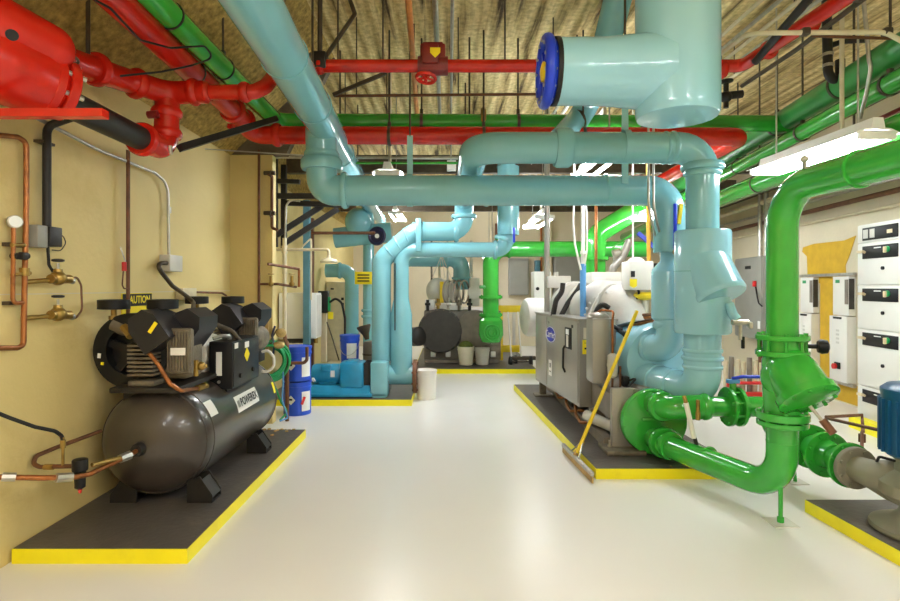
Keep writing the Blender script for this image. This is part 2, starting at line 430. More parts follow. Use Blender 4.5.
# ------------------------------------------------------------------ blue-green pipe runs
SCALE = lambda Y: Y/F
def mainpt(Y, z=2.84): return V((-.943-.0543*(Y-2.66), Y, z))
t = thing('overhead_pipe_main', mainpt(4.6), 'large blue-green overhead pipe running from above the compressor to a long crosswise run', 'pipe')
pipe(t, [mainpt(1.0), mainpt(11.5)], .14, CYAN, name='main_pipe', n=28)
dx = -1.09
yr, zr = 4.8, 2.292
pipe(t, [mainpt(4.62), (dx, 4.75, 2.80), (dx, 4.78, 2.5), (dx, yr, zr), (1.94, yr, zr), (1.94, yr, 1.75)], .132, CYAN, .20, 'drop_pipe', 28)
collar(t, (dx, 4.78, 2.515), Z, .178, .10, CYAN); collar(t, (dx, 4.78, 2.60), Z, .150, .06, CYAN)
collar(t, (dx+.20, yr, zr), X, .160, .05, CYAN)
collar(t, P(605, 190, 4.8), X, .139, .03, CYAN)
for px in (410,):
    b = MB(); q = P(px, 190.5, 4.8); b.lathe(q-X*.025, X, [(0, .134), (0, .142), (.05, .142), (.05, .134)], 28, capped=False)
    b.box((q.x, q.y, q.z+.30), (.05, .012, .36)); b.build('strap_hanger', CYAN, t); rod(t, (q.x, q.y, q.z+.47), CEIL, .008)
for Yq in (3.3, 4.2, 5.7, 7.4):
    q = mainpt(Yq); clevis(t, q, (-.0543, 1, 0), .14, CEIL, CYAN, w=.012)
collar(t, mainpt(2.95), (-.0543, 1, 0), .139, .02, CYAN)
# riser behind: valve body and lower elbow into the upper water box nozzle
part(t, 'valve_body', CYAN2, lambda b: b.lathe((1.94, yr, 1.80), -Z, [(0, .05), (.03, .07), (.12, .075), (.2, .145), (.22, .15), (.62, .15), (.64, .13)], 28))
pipe(t, [(1.94, yr, 1.25), (1.94, yr-.06, .92), (1.78, 5.0, .905)], .122, CYAN2, .18, 'lower_elbow', 28)
collar(t, (1.94, yr, 1.12), Z, .138, .07, CYAN2); collar(t, (1.82, 4.94, .906), V((-.16, .26, 0)), .138, .04, CYAN2)
part(t, 'lever_handle', HBLUE, lambda b: b.box(P(675, 228, 4.62), (.03, .02, .41), bev=.006), 'blue lever handle')
part(t, 'lever_bracket', YELP, lambda b: b.box(P(680, 214, 4.66), (.028, .02, .17), rot=M.Rotation(.12, 3, 'Y')), 'yellow tag strap')
part(t, 'lever_pivot', BRASS, lambda b: b.cyl(P(677, 252, 4.60), P(677, 252, 4.70), .035, n=16))

# front riser with check valve, crosswise run above, pipe going back and down to the pump
yA = 4.35
t = thing('condenser_riser_pipe', (2.02, yA, .6), 'blue-green riser with angled valve body at the chiller end, running crosswise overhead', 'pipe')
xa = 2.02; ze = 2.55; xb = .22; y2 = 7.1
pipe(t, [(xa, yA, 1.20), (xa, yA, ze), (xb, yA, ze), (xb, y2, ze), (xb, y2, 2.165), (-.42, y2, 2.165), (-.845, y2, 1.80), (-.85, y2, .5)],
     .123, CYAN, .20, 'pipe', 28)
collar(t, (xa, yA, 2.40), Z, .163, .055, CYAN); collar(t, (xa, yA, 2.35), Z, .142, .05, CYAN); collar(t, (xa-.24, yA, ze), X, .130, .04, CYAN); collar(t, (xa-.30, yA, ze), X, .130, .02, CYAN)
collar(t, P(563, 148, yA), X, .155, .13, CYAN)
collar(t, (xb-.10, y2, 2.165), X, .118+.015, .06, CYAN); collar(t, (xb, y2, 2.36), Z, .165, .05, CYAN)
for px, y in ((625, 147),):
    q = P(px, y, yA); b = MB(); b.lathe(q-X*.025, X, [(0, .124), (0, .132), (.05, .132), (.05, .124)], 28, capped=False); b.box((q.x, q.y, q.z+.22), (.05, .012, .22)); b.box((q.x, q.y, q.z+.35), (.12, .07, .06)); 
    b.box((q.x, q.y, q.z-.2), (.05, .012, .18)); b.build('strap_hanger', CYAN, t); rod(t, (q.x, q.y, q.z+.37), CEIL, .01)
clevis(t, (xb, 5.4, ze), Yv, .123, CEIL); clevis(t, (xb, 6.6, ze), Yv, .123, CEIL)
b = MB(); q = P(419, 232, y2); b.box((q.x, q.y, q.z-.05), (.07, .30, .42), bev=.01); b.build('pipe_clamp', CYAN, t)
for k in range(5):
    f = k/4; q = V((-.42-.10*f+.18*(1-f), y2, 2.165-.09*f)); collar(t, V((-.30-.11*k, y2, 2.165 if k < 2 else 2.165-.095*(k-1.2))), X if k < 1 else V((1, 0, .2*k)), .131, .02, CYAN, 'insulation_band')
# check valve insulation
part(t, 'valve_sleeve', CYAN2, lambda b: b.lathe((xa, yA, 1.90), -Z, [(0, .12), (.004, .20), (.02, .21), (.80, .21), (.815, .20), (.82, .12)], 36))
part(t, 'valve_sleeve_seam', CYAN, lambda b: b.lathe((xa, yA, 1.58), -Z, [(0, .205), (.002, .212), (.01, .212), (.012, .205)], 36))
d = V((.20, -.45, -.87)).normalized(); c0 = V((xa-.02, yA-.02, 1.715))
part(t, 'check_valve_bonnet', CYAN2, lambda b: b.lathe(c0, d, [(-.05, .12), (0, .172), (.33, .178), (.345, .184), (.375, .184), (.39, .175), (.393, .09)], 36))
e = c0+d*.39+V((.06, 0, 0))
part(t, 'drain_elbow', CYAN2, lambda b: b.tube([e-d*.02-Z*.07, e+d*.05-Z*.09, e+V((.03, -.04, -.17))], .035, .04, 12))
q = e+V((.05, -.05, -.19))
part(t, 'drain_valve', STEEL, lambda b: (b.cyl(q-X*.06, q+X*.06, .022, n=12), b.cyl(q, q+V((.0, 0, -.13)), .014, n=10), b.box(q+V((.07, 0, -.02)), (.03, .05, .05), bev=.008)))
part(t, 'drain_lever', BLK, lambda b: b.box(q+V((.02, 0, -.15)), (.022, .022, .09), bev=.005))
# lower elbow of the riser
pipe(t, [(xa, yA, 1.12), (xa, yA, .615), (1.90, 4.66, .62), (1.77, 4.98, .64)], .138, CYAN2, .20, 'lower_elbow', 28)
for zz, rr in ((.95, .150), (.89, .156), (.82, .150)): collar(t, (xa, yA, zz), Z, rr, .03, CYAN2, 'insulation_band')
collar(t, (1.915, 4.62, .62), V((-.14, .36, 0)), .148, .03, CYAN2, 'insulation_band'); collar(t, (1.84, 4.80, .627), V((-.11, .32, 0)), .148, .03, CYAN2, 'insulation_band')

# suction pipe at the small pump with its crosswise run
t = thing('pump_suction_pipe', (-.59, y2, .1), 'blue-green pipe rising beside the bright blue pump and turning crosswise below the upper run', 'pipe')
pipe(t, [(-.59, y2, 1.2), (-.59, y2, 1.93), (.68, y2, 1.93), (.76, y2, 2.0), (.79, y2, 3.15), (.79, 11.0, 3.15)], .098, CYAN, .16, 'pipe', 26)
part(t, 'upper_riser', CYAN, lambda b: b.cyl((.79, y2, 2.12), (.79, y2, 3.0), .14, n=28))
collar(t, (.62, y2, 1.93), X, .125, .05, CYAN); collar(t, (.74, y2, 2.06), V((.35, 0, 1)), .135, .05, CYAN)
part(t, 'lower_riser', CYAN, lambda b: b.lathe((-.59, y2, .34), Z, [(0, .14), (.75, .14), (.95, .100), (1.0, .098)], 28))
part(t, 'suction_elbow', CYAN, lambda b: b.tube([(-.80, y2, .32), (-.43, y2, .32)], .128, 0, 26))
fl(t, (-.41, y2, .30), X, .215, .05, RUST, 8)
part(t, 'strap', BLACKP, lambda b: b.cyl((-.66, y2-.13, .9), (-.66, y2-.13, 1.75), .008, n=8))
part(t, 'lever_handle', HBLUE, lambda b: b.box(P(514, 235, 6.9), (.03, .02, .19), bev=.006), 'blue lever handle')

# dark blue-green pipes at the far end of the hall
t = thing('far_riser_pipe', (-1.73, 10, 0), 'blue-green upright pipe with an elbow beside the cream cabinet in the far corner', 'pipe')
pipe(t, [(-2.2, 10, 1.75), (-1.73, 10, 1.75), (-1.73, 10, 0)], .125, CYAN, .2, n=24); collar(t, (-1.95, 10, 1.75), X, .15, .06, CYAN)
t = thing('far_header_pipe', (-1.36, 9.4, 0), 'blue-green upright pipe carrying a yellow sign and a navy handwheel valve on top', 'pipe')
pipe(t, [(-1.34, 9.4, 0), (-1.34, 9.4, 2.70), (-1.6, 10.2, 2.9), (-1.6, 13.4, 2.9)], .095, CYAN, .2, n=24)
for zz in (1.05, .95): collar(t, (-1.34, 9.4, zz), Z, .125, .05, CYAN)
part(t, 'valve_body', CYAN, lambda b: (b.ball(P(358, 222, 9.2), .22, .2, .24), b.cyl(P(335, 238, 9.3), P(392, 232, 9.3), .17, n=24)))
part(t, 'valve_stem', STEEL, lambda b: b.cyl(P(377, 236, 8.75), P(371, 234, 9.2), .03, n=10))
part(t, 'handwheel', NAVY, lambda b: (b.torus(P(377, 236, 8.75), (.3, 1, 0), .125, .03, 28, 10), b.lathe(P(377, 236, 8.73), (.3, 1, 0), [(0, .13), (.03, .13)], 24)), 'navy handwheel')
part(t, 'handwheel_hub', LGREY, lambda b: b.cyl(P(377, 236, 8.68), P(377, 236, 8.75), .035, n=14))
q = P(363.5, 278, 9.2); s_ = part(t, 'warning_sign', YLAB, lambda b: b.box(q, (.29, .02, .21), bev=.004), 'yellow sign')
for k in range(3): part(s_, 'lettering', INK, lambda b: b.box(q+V((0, -.012, .05-.05*k)), (.2, .004, .022)))
t = thing('far_manifold_pipe', (.05, 10.6, 1.5), 'dark blue-green stub pipes looping above the far machine', 'pipe')
pipe(t, [(-1.0, 10.6, 2.0), (.28, 10.6, 2.0), (.28, 10.6, 1.4)], .16, CYAN, .22, n=24); collar(t, (.0, 10.6, 2.0), X, .19, .06, CYAN); collar(t, (.28, 10.6, 1.62), Z, .19, .05, CYAN)
pipe(t, [(-.95, 10.9, 2.0), (-.95, 10.9, .2)], .11, CYAN, 0, 'drop_pipe')
# big capped vessel with handwheel-faced branch
vx, vy = (677-CX)*3.1/F, 3.1
t = thing('capped_header_pipe', (vx, vy, 2.5), 'very wide pale blue-green capped pipe hanging from the ceiling with a sideways branch', 'pipe')
zb = 2.40
part(t, 'header_body', CYAN2, lambda b: b.lathe((vx, vy, zb), Z, [(0, .19), (.004, .215), (.02, .222), (.05, .225), (CEIL-zb-.002, .225)], 48))
zc = H+(CY-72)*vy/F
part(t, 'branch', CYAN2, lambda b: b.lathe((vx, vy, zc), -X, [(.08, .222), (.20, .205), (.34, .19), (.46, .183), (.675, .182)], 40))
part(t, 'branch_gasket', BLK, lambda b: b.lathe((vx-.675, vy, zc), -X, [(0, .186), (.025, .186)], 40))
xw0 = vx-.74
part(t, 'end_wheel', HBLUE, lambda b: (b.lathe((vx-.70, vy, zc), -X, [(0, .17), (.03, .18), (.035, .12)], 36), b.torus((xw0, vy, zc), X, .175, .030, 40, 12), [b.box((xw0, vy+math.cos(a)*.09, zc+math.sin(a)*.09), (.02, .17, .028), rot=M.Rotation(a, 3, 'X')) for a in [2*PI*k/6 for k in range(6)]]), 'blue end cover with spokes')
part(t, 'end_wheel_bolts', STEEL, lambda b: b.bolts((xw0-.0, vy, zc), X, .165, 12, .010, .034))
part(t, 'end_wheel_hub', YELP, lambda b: b.lathe((xw0+.01, vy, zc), -X, [(0, .06), (.03, .055), (.04, .02)], 20), 'yellow hub')
t = thing('overhead_bend_pipe', (1.2, 5.3, 2.7), 'blue-green pipe curving up to the ceiling behind the capped pipe', 'pipe')
pipe(t, [P(560, 140, 5.1), P(585, 112, 5.5), P(597, 80, 5.0), P(610, 30, 4.6), P(625, -30, 4.4)], .115, CYAN, .25, n=24)
collar(t, P(600, 70, 4.93), P(610, 30, 4.6)-P(597, 80, 5.0), .128, .03, CYAN); clevis(t, P(577, 122, 5.35), (1, .4, .3), .116, CEIL)

# ------------------------------------------------------------------ green pipe runs
xg, yg, rg = 2.06, 3.38, .089
t = thing('green_riser_pipe', (xg, yg, 0), 'bright green riser sweeping up from the chiller end through a flanged check valve', 'pipe')
pipe(t, [(1.70, 4.5, .21), (1.72, 4.30, .21), (xg, yg, .20), (xg, yg, .66)], rg, GREEN, .27, 'lower_pipe', 28)
pipe(t, [(xg, yg, 1.13), (xg, yg, 2.05), (2.14, 2.3, 2.05), (2.20, .2, 2.05)], rg, GREEN, .24, 'upper_pipe', 28)
fl(t, (xg, yg, 1.142), Z, .148, .032, GREEN, 8, .013); fl(t, (xg, yg, 1.045), Z, .148, .032, GREEN, 8, .013)
part(t, 'wafer_valve', GREEN, lambda b: (b.lathe((xg, yg, 1.06), Z, [(0, .108), (.07, .108)], 28), b.bolts((xg, yg, 1.06), Z, .125, 8, .010, .02, t=.04)))
part(t, 'valve_actuator_knob', BLK, lambda b: (b.cyl((xg+.10, yg-.02, 1.09), (xg+.20, yg-.06, 1.09), .014, n=10), b.lathe((xg+.18, yg-.055, 1.09), (1, -.4, 0), [(0, .035), (.02, .045), (.05, .04), (.06, .02)], 18)))
# check valve body with angled bonnet
dg = V((.12, -.64, -.75)).normalized()
part(t, 'check_valve_body', GREEN, lambda b: b.lathe((xg, yg, 1.03), -Z, [(0, .10), (.03, .112), (.12, .112), (.30, .105), (.37, .10)], 30))
c1 = V((xg+.005, yg-.01, 1.01))
part(t, 'check_valve_bonnet', GREEN, lambda b: b.lathe(c1, dg, [(-.04, .05), (-.02, .10), (.03, .125), (.10, .142), (.20, .146), (.24, .140)], 36))
part(t, 'valve_globe', GREEN, lambda b: b.ball(V((xg, yg, .93))+dg*.04, .138))
part(t, 'bonnet_flange', GREEN, lambda b: (b.lathe(c1, dg, [(.235, .145), (.24, .168), (.285, .168), (.29, .16), (.293, .05)], 36), b.bolts(c1+dg*.262, dg, .145, 10, .011, .018, t=.02)))
e = c1+dg*.29
part(t, 'bonnet_lever', STEEL, lambda b: b.cyl(e-Z*.03, e+V((.06, -.05, -.13)), .010, n=10))
part(t, 'lever_weight', RUST, lambda b: b.cyl(e+V((.045, -.04, -.10)), e+V((.085, -.075, -.17)), .022, n=12), 'rusty lever end')
fl(t, (xg, yg, .662), Z, .148, .045, GREEN, 8, .013); fl(t, (xg, yg, .615), Z, .142, .03, GREEN, 0)
collar(t, (xg, yg, .50), Z, .0905, .012, GREEN, 'weld_seam')
for p_, d_ in (((1.87, 3.93, .22), (.37, -.93, 0)),): collar(t, p_, d_, .0908, .012, GREEN, 'weld_seam')
collar(t, (1.713, 4.34, .22), V((0, 1, 0)), .125, .06, GREEN, 'grooved_coupling'); collar(t, (1.73, 4.26, .22), V((.25, -1, 0)), .112, .05, GREEN, 'grooved_coupling')
part(t, 'support_leg', GREEN, lambda b: (b.cyl((xg-.01, yg, .03), (xg-.01, yg, .22), .013, n=10), b.cyl((xg-.01, yg, .0), (xg-.01, yg, .035), .02, n=10)))
part(t, 'base_plate', LGREY, lambda b: b.box((xg-.01, yg, .003), (.15, .15, .006)), 'pale square base plate')
part(t, 'gauge_tapping', STEEL, lambda b: (b.cyl((2.05, 3.15, 2.10), (2.04, 3.14, 2.17), .012, n=8), b.ball((2.04, 3.14, 2.18), .022)))
collar(t, (2.10, 2.8, 2.05), V((.07, -1, 0)), .10, .02, GREEN, 'strap')
part(t, 'drain_cock', BRASS, lambda b: (b.cyl(P(671, 466, 4.2), P(671, 474, 4.2), .01, n=8), b.cyl(P(660, 474, 4.2), P(680, 473, 4.2), .016, n=10)))
# branch from the upper nozzle to the in-line pump
t = thing('green_branch_pipe', (2.3, 4.25, 0), 'green branch pipe with butterfly valve passing behind the green riser to the pump', 'pipe')
yb, zb2 = 4.25, .526
pipe(t, [(1.70, 4.5, .50), (1.72, 4.28, .51), (1.95, yb, zb2), (2.50, yb, zb2), (2.50, yb-.02, .36), (2.515, 3.40, .337)], .078, GREEN, .12, 'pipe', 26)
part(t, 'nozzle_elbow', GREEN, lambda b: b.tube([(1.70, 4.50, .50), (1.72, 4.27, .51), (2.02, yb, zb2)], .095, .14, 26))
collar(t, (1.71, 4.36, .503), Yv, .120, .06, GREEN, 'grooved_coupling'); collar(t, (1.99, yb, zb2), X, .104, .06, GREEN, 'grooved_coupling')
for xx in (2.17, 2.25): fl(t, (xx, yb, zb2), X, .150, .028, GREEN, 8, .012)
part(t, 'butterfly_valve', GREEN, lambda b: (b.lathe((2.185, yb, zb2), X, [(0, .10), (.05, .10)], 26), b.cyl((2.21, yb, zb2+.09), (2.21, yb, zb2+.20), .025, n=14), b.bolts((2.19, yb, zb2), X, .126, 8, .009, .0, t=.04)))
part(t, 'valve_neck', SKYB, lambda b: b.box((2.21, yb, zb2+.195), (.09, .05, .03), bev=.005))
part(t, 'lever_handle', HBLUE, lambda b: b.tube([(2.20, yb, zb2+.215), (2.28, yb-.02, zb2+.235), (2.52, yb-.05, zb2+.235)], .013, .03, 10), 'blue lever handle')
pr = (2.508, 3.75, .347)
fl(t, (2.505, 3.90, .352), Yv, .145, .03, GREEN, 8, .014); fl(t, (2.508, 3.80, .350), Yv, .150, .03, GREEN, 8, .014)
part(t, 'strainer_body', GREEN, lambda b: b.lathe((2.51, 3.79, .348), -Yv, [(0, .08), (.04, .105), (.10, .108), (.16, .098), (.24, .085)], 28))
fl(t, (2.513, 3.64, .342), Yv, .150, .03, GREEN, 8, .014); fl(t, (2.514, 3.435, .338), Yv, .140, .025, GREEN, 8, .013)
part(t, 'support_leg', GREEN, lambda b: (b.cyl((2.59, 4.09, 0), (2.56, 4.09, .36), .013, n=10)))
part(t, 'base_plate', LGREY, lambda b: b.box((2.59, 4.09, .003), (.13, .13, .006)), 'pale square base plate')
# sloping overhead greens near the east wall
def slopepts(a, b_, y0, y1):
    f = lambda y: V(a).lerp(V(b_), (y-a[1])/(b_[1]-a[1])); return [f(y0), f(y1)]
def gp(z, xn, xf): return (xn, 4.03, z), (xf, 7.15, z)
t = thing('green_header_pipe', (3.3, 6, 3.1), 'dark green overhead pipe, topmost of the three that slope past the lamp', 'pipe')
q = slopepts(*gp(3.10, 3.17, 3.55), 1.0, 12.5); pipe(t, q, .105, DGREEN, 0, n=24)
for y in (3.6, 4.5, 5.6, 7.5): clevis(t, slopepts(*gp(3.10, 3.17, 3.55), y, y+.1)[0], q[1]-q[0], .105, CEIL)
t = thing('green_header_pipe', (3.3, 6, 2.88), 'mid green overhead pipe slung just under the topmost dark green pipe', 'pipe')
q = slopepts(*gp(2.885, 3.16, 3.56), 1.0, 12.5); pipe(t, q, .075, GREEN, 0, n=24)
for y in (3.9, 5.1, 6.6): clevis(t, slopepts(*gp(2.885, 3.16, 3.56), y, y+.1)[0], q[1]-q[0], .075, CEIL)
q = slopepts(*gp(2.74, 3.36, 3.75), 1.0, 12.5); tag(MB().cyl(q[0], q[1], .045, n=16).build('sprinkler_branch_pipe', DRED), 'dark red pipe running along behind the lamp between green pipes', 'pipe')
t = thing('green_header_pipe', (3.3, 6, 2.6), 'green overhead pipe lowest of the sloping ones, passing behind the lamp', 'pipe')
q = slopepts(*gp(2.58, 3.22, 3.52), 1.0, 12.5); pipe(t, q, .10, GREEN, 0, n=24)
for y in (4.4, 6.0, 8.0): clevis(t, slopepts(*gp(2.58, 3.22, 3.52), y, y+.1)[0], q[1]-q[0], .10, CEIL)
# far greens
t = thing('far_green_pipe', (.72, 9.3, .5), 'green pipe crossing behind the chiller and dropping to a ribbed strainer at the far machine', 'pipe')
pipe(t, [(3.4, 9.3, 2.09), (.74, 9.3, 2.09), (.74, 9.3, .95)], .135, GREEN, .24, n=26)
collar(t, (1.05, 9.3, 2.09), X, .155, .05, GREEN)
for zz in (1.28, .98): fl(t, (.74, 9.3, zz), Z, .20, .05, GREEN, 8, .014)
part(t, 'strainer_body', GREEN, lambda b: (b.lathe((.74, 9.25, .95), -Z, [(0, .14), (.06, .20), (.30, .21), (.42, .16), (.45, .06)], 30), [b.torus((.74, 9.03, .70), Yv, .05+.04*k, .012, 24, 8) for k in range(3)]))
part(t, 'pressure_tapping', DGREEN, lambda b: b.cyl((.55, 9.2, 1.45), (.72, 9.25, 1.45), .03, n=10))
t = thing('far_green_riser', (2.27, 8.6, .5), 'wide green upright pipe behind the white chiller casing, branching up to a sloping pipe', 'pipe')
pipe(t, [(2.36, 8.75, .7), (2.36, 8.75, 2.28), (3.0, 8.9, 2.66), (3.5, 9.0, 2.95)], .16, GREEN, .22, n=26)
fl(t, (2.36, 8.75, 1.9), Z, .21, .05, GREEN, 8, .014)
# overhead mains with crosswise runs
t = thing('red_fire_main', (-1.83, 5.2, 2.88), 'thick bright red pipe along the wall top, turning crosswise under the green main', 'pipe')
pipe(t, [(-1.655, 1.0, 2.97), (-1.855, 5.0, 2.97), (-1.86, 5.25, 2.90), (2.82, 5.25, 2.885), (2.95, 9.0, 2.885)], .085, RED, .13, n=26)
for p_, d_ in (((-1.84, 4.72, 2.97), Yv), ((-1.855, 5.0, 2.965), V((0, 1, -.15))), ((-1.62, 5.25, 2.90), X), ((-1.2, 5.25, 2.90), X)): collar(t, p_, d_, .112, .07, RED, 'grooved_coupling')
part(t, 'coupling_bolts', RED, lambda b: (b.cyl((-1.98, 5.06, 2.90), (-1.98, 4.98, 2.90), .014, n=8), b.box((-1.96, 5.02, 2.92), (.07, .05, .03))))
for y in (2.6, 3.9): clevis(t, (-1.605-.05*y, y, 2.97), Yv, .085, 3.42, w=.012)
for x in (-.55, .35, 1.3): clevis(t, (x, 5.25, 2.888), X, .085, CEIL)
t = thing('green_overhead_main', (-1.62, 5.4, 3.05), 'green pipe beside the red main along the upper wall, turning crosswise just above it', 'pipe')
pipe(t, [(-1.645, 1.0, 3.08), (-1.68, 5.42, 3.08), (3.4, 5.42, 3.06)], .08, GREEN, .13, n=26)
for y in (2.75, 3.3, 4.1): clevis(t, (-1.637-.008*y, y, 3.08), Yv, .08, 3.5, BLACKP, w=.015)
for x in (-1.35, -.25, .7, 1.9): clevis(t, (x, 5.42, 3.065), X, .085, CEIL)
collar(t, P(483, 118, 5.42), X, .10, .05, BRASS, 'union')
part(t, 'drip_leg', GREEN, lambda b: b.cyl(P(505, 122, 5.42), P(505, 137, 5.42), .03, n=12))
# sprinkler line
t = thing('sprinkler_pipe', (-1.2, 4.4, 3.2), 'slim bright red sprinkler pipe high under the ceiling with a handwheel valve in its middle', 'pipe')
ys, zs = 4.4, 3.218
pipe(t, [(-1.85, 3.7, 2.76), (-1.30, 3.7, 2.76), (-1.24, 3.76, 2.82), (-1.22, 4.2, 3.20), (-1.1, ys, zs), (2.36, ys, zs), (2.52, 2.2, zs)], .050, RED, .07, n=22)
for p_, d_ in (((-1.62, 3.7, 2.76), X), ((-1.36, 3.7, 2.76), X), (P(320, 66, ys), X), (P(722, 70, ys), X), ((2.40, 4.1, zs), V((.07, -1, 0))), ((2.44, 3.7, zs), V((.07, -1, 0)))): collar(t, p_, d_, .068, .06, RED, 'grooved_coupling')
q = P(433, 66, ys)
part(t, 'valve_body', DRED, lambda b: (b.box(q+V((0, 0, .05)), (.20, .12, .22), bev=.015), b.cyl(q-X*.12, q+X*.12, .075, n=20), b.box(q+V((0, 0, .15)), (.16, .1, .05), bev=.01)))
vp = part(t, 'valve_gearbox', DRED, lambda b: b.box(q+V((-.02, -.08, .06)), (.13, .06, .15), bev=.012))
part(vp, 'warning_label', YLAB, lambda b: b.prism([q+V(v) for v in ((-.02, -.112, .10), (.06, -.112, .10), (.06, -.112, .06), (.02, -.112, .02), (-.02, -.112, .06))], (0, .003, 0)), 'yellow label')
handwheel(t, P(426, 78, ys-.14), (.1, .2, 1), .072, .014, RED)
for px in (338, 383, 505): rod(t, P(px, 63, ys), CEIL, .007)
clevis(t, (2.47, 3.3, zs), Yv, .05, CEIL)
part(t, 'sway_brace', DSTEEL, lambda b: b.tube([P(322, 62, 4.38), P(355, 14, 4.5), P(350, 0, 4.6), P(348, -5, 4.7)], .018, .02, 8), 'dark sway brace')
part(t, 'brace_clamp', BLACKP, lambda b: b.box(P(321, 62, 4.4), (.10, .13, .13), bev=.01))
rod(t, P(320, 55, 4.4), CEIL, .02, DSTEEL, 'brace_post')
# black pipe and fittings under the red main
t = thing('red_fitting_pipe', (-1.9, 3.7, 2.4), 'dark red pipe tee high on the wall dropping into an elbow with black pipe', 'pipe')
pipe(t, [(-2.08, 2.95, 2.68), (-2.02, 3.45, 2.75), (-1.88, 3.7, 2.755), (-1.62, 3.7, 2.76)], .075, RED, .14, 'header', 24)
pipe(t, [(-1.88, 3.7, 2.76), (-1.89, 3.7, 2.37), (-1.90, 3.4, 2.37)], .078, RED, .12, 'drop_elbow', 24)
for p_, d_, r_ in (((-2.04, 3.2, 2.715), V((.1, 1, .13)), .098), ((-1.99, 3.52, 2.752), V((.4, 1, 0)), .098), ((-1.70, 3.7, 2.76), X, .09), ((-1.885, 3.7, 2.62), Z, .098), ((-1.888, 3.7, 2.48), Z, .10), ((-1.90, 3.43, 2.37), Yv, .105)): collar(t, p_, d_, r_, .06, RED, 'grooved_coupling')
part(t, 'coupling_bolt', STEEL, lambda b: b.cyl(P(170, 146, 3.5), P(171, 154, 3.5), .012, n=8))
pipe(t, [(-1.90, 3.45, 2.37), (-1.90, 2.72, 2.37)], .072, BLACKP, 0, 'black_pipe', 24)
part(t, 'side_nipple', DRED, lambda b: b.cyl(P(148, 115, 3.6), P(158, 114, 3.6), .025, n=10))
for px, y in ((88, 78),): rod(t, P(px, y, 3.15), 3.2, .012)
tag(MB().box((P(180, 148, 3.6)+P(276, 119, 4.5))/2, ((P(276, 119, 4.5)-P(180, 148, 3.6)).length, .045, .045), rot=V((1, 0, 0)).rotation_difference(P(276, 119, 4.5)-P(180, 148, 3.6)).to_matrix()).build('brace_bar', BLACKP), 'black diagonal brace bar between the red elbow and the green main', 'brace')
# big red valve
t = thing('red_alarm_valve', (-1.9, 2.6, 2.3), 'large glossy red flanged valve body high on the wall above the red channel', 'valve')
a_ = P(-48, 46, 2.35); b_ = P(62, 90, 2.72); dv = (b_-a_).normalized()
part(t, 'valve_body', RED, lambda b: (b.lathe(a_, dv, [(-.25, .15), (.02, .165), (.16, .178), (.30, .165), (.40, .13), (.46, .105), ((b_-a_).length, .10)], 32)))
u1 = P(-30, 12, 2.35); 
part(t, 'valve_cover', RED, lambda b: (b.tube([u1-dv*.2, u1, u1+dv*.30], [.13, .135, .11], 0, 28), b.ball(u1+dv*.30, .11, .11, .11)))
part(t, 'cover_plug', BLK, lambda b: (b.cyl(P(12, 35, 2.16), P(12, 35, 2.30), .022, n=16)))
fl(t, b_, dv, .150, .045, RED, 0); fl(t, b_-dv*.06, dv, .150, .04, RED, 0)
part(t, 'flange_bolts', STEEL, lambda b: b.bolts(b_, dv, .128, 8, .013, .045))
part(t, 'trim_valve', RUST, lambda b: (b.cyl(P(70, 78, 2.75), P(70, 60, 2.75), .012, n=8), b.torus(P(70, 59, 2.75), (0, .3, 1), .035, .008, 16, 6), b.cyl(P(62, 74, 2.75), P(80, 74, 2.75), .018, n=10)))
t2 = tag(MB().bb(P(-15, 116, 2.40), P(102, 108, 2.40)+V((0, .05, 0))).build('support_channel', RED), 'red painted steel channel under the large red valve', 'bracket')
WX = XL
def W(px, y): # a point on the cream wall seen at that pixel
    Y = WX*F/(px-CX); return P(px, y, Y)
def Wz(px, y, off): q = W(px, y); q.x += off; return q
# ------------------------------------------------------------------ air compressor
ax, az, tr = -1.87, .465, .348
kt = .348/.31
t = thing('air_compressor', (ax, 4.2, .076), 'charcoal duplex air compressor with long horizontal tank on the pad by the cream wall', 'air compressor')
prof = [(0, .02), (.012, .09), (.04, .165), (.08, .225), (.13, .272), (.18, .298), (.22, .309), (.26, .31), (1.56, .31), (1.62, .30), (1.70, .26), (1.77, .18), (1.81, .08), (1.82, .02)]
def curved(b, y0, y1, a0, a1, r=.350, n=6):
    vs = []; fs = []
    for i in range(n+1):
        a = math.radians(a0+(a1-a0)*i/n)
        for y in (y0, y1): vs.append((ax+r*math.cos(a), y, az+r*math.sin(a)))
    for i in range(n): fs.append([2*i, 2*i+1, 2*i+3, 2*i+2])
    b.add(vs, fs)
tank = part(t, 'tank', TANKM, lambda b: b.lathe((ax, 3.34, az), Yv, [(h, r*kt) for h, r in prof], 56))
for y in (3.52, 3.60, 4.90):
    part(tank, 'weld_seam', TANKM, lambda b: b.torus((ax, y, az), Yv, .347 if y > 3.55 else .334, .006, 56, 8))
part(tank, 'nozzle', BLACKP, lambda b: b.lathe((ax, 3.30, az), Yv, [(0, .035), (.01, .04), (.06, .045)], 20))
part(tank, 'warning_sticker', PAPER, lambda b: curved(b, 3.60, 3.72, 22, 40))
lp = part(tank, 'name_plate', PAPER, lambda b: curved(b, 4.03, 4.47, 10, 30))
am = math.radians(20); rv = V((0, 1, 0)); uv = V((-math.sin(am), 0, math.cos(am)))
text('POWEREX', .085, V((ax+.353*math.cos(am), 4.27, az+.353*math.sin(am))), rv, uv, INK, lp, bold=.002, sx=.85)
part(lp, 'emblem', STEEL, lambda b: b.box(V((ax+.353*math.cos(am), 4.07, az+.353*math.sin(am))), (.003, .035, .05), rot=M.Rotation(-am, 3, 'Y')))
part(tank, 'serial_plate', PAPER, lambda b: curved(b, 4.72, 4.84, 58, 78))
part(tank, 'yellow_sticker', YLAB, lambda b: curved(b, 4.84, 4.90, 8, 24))
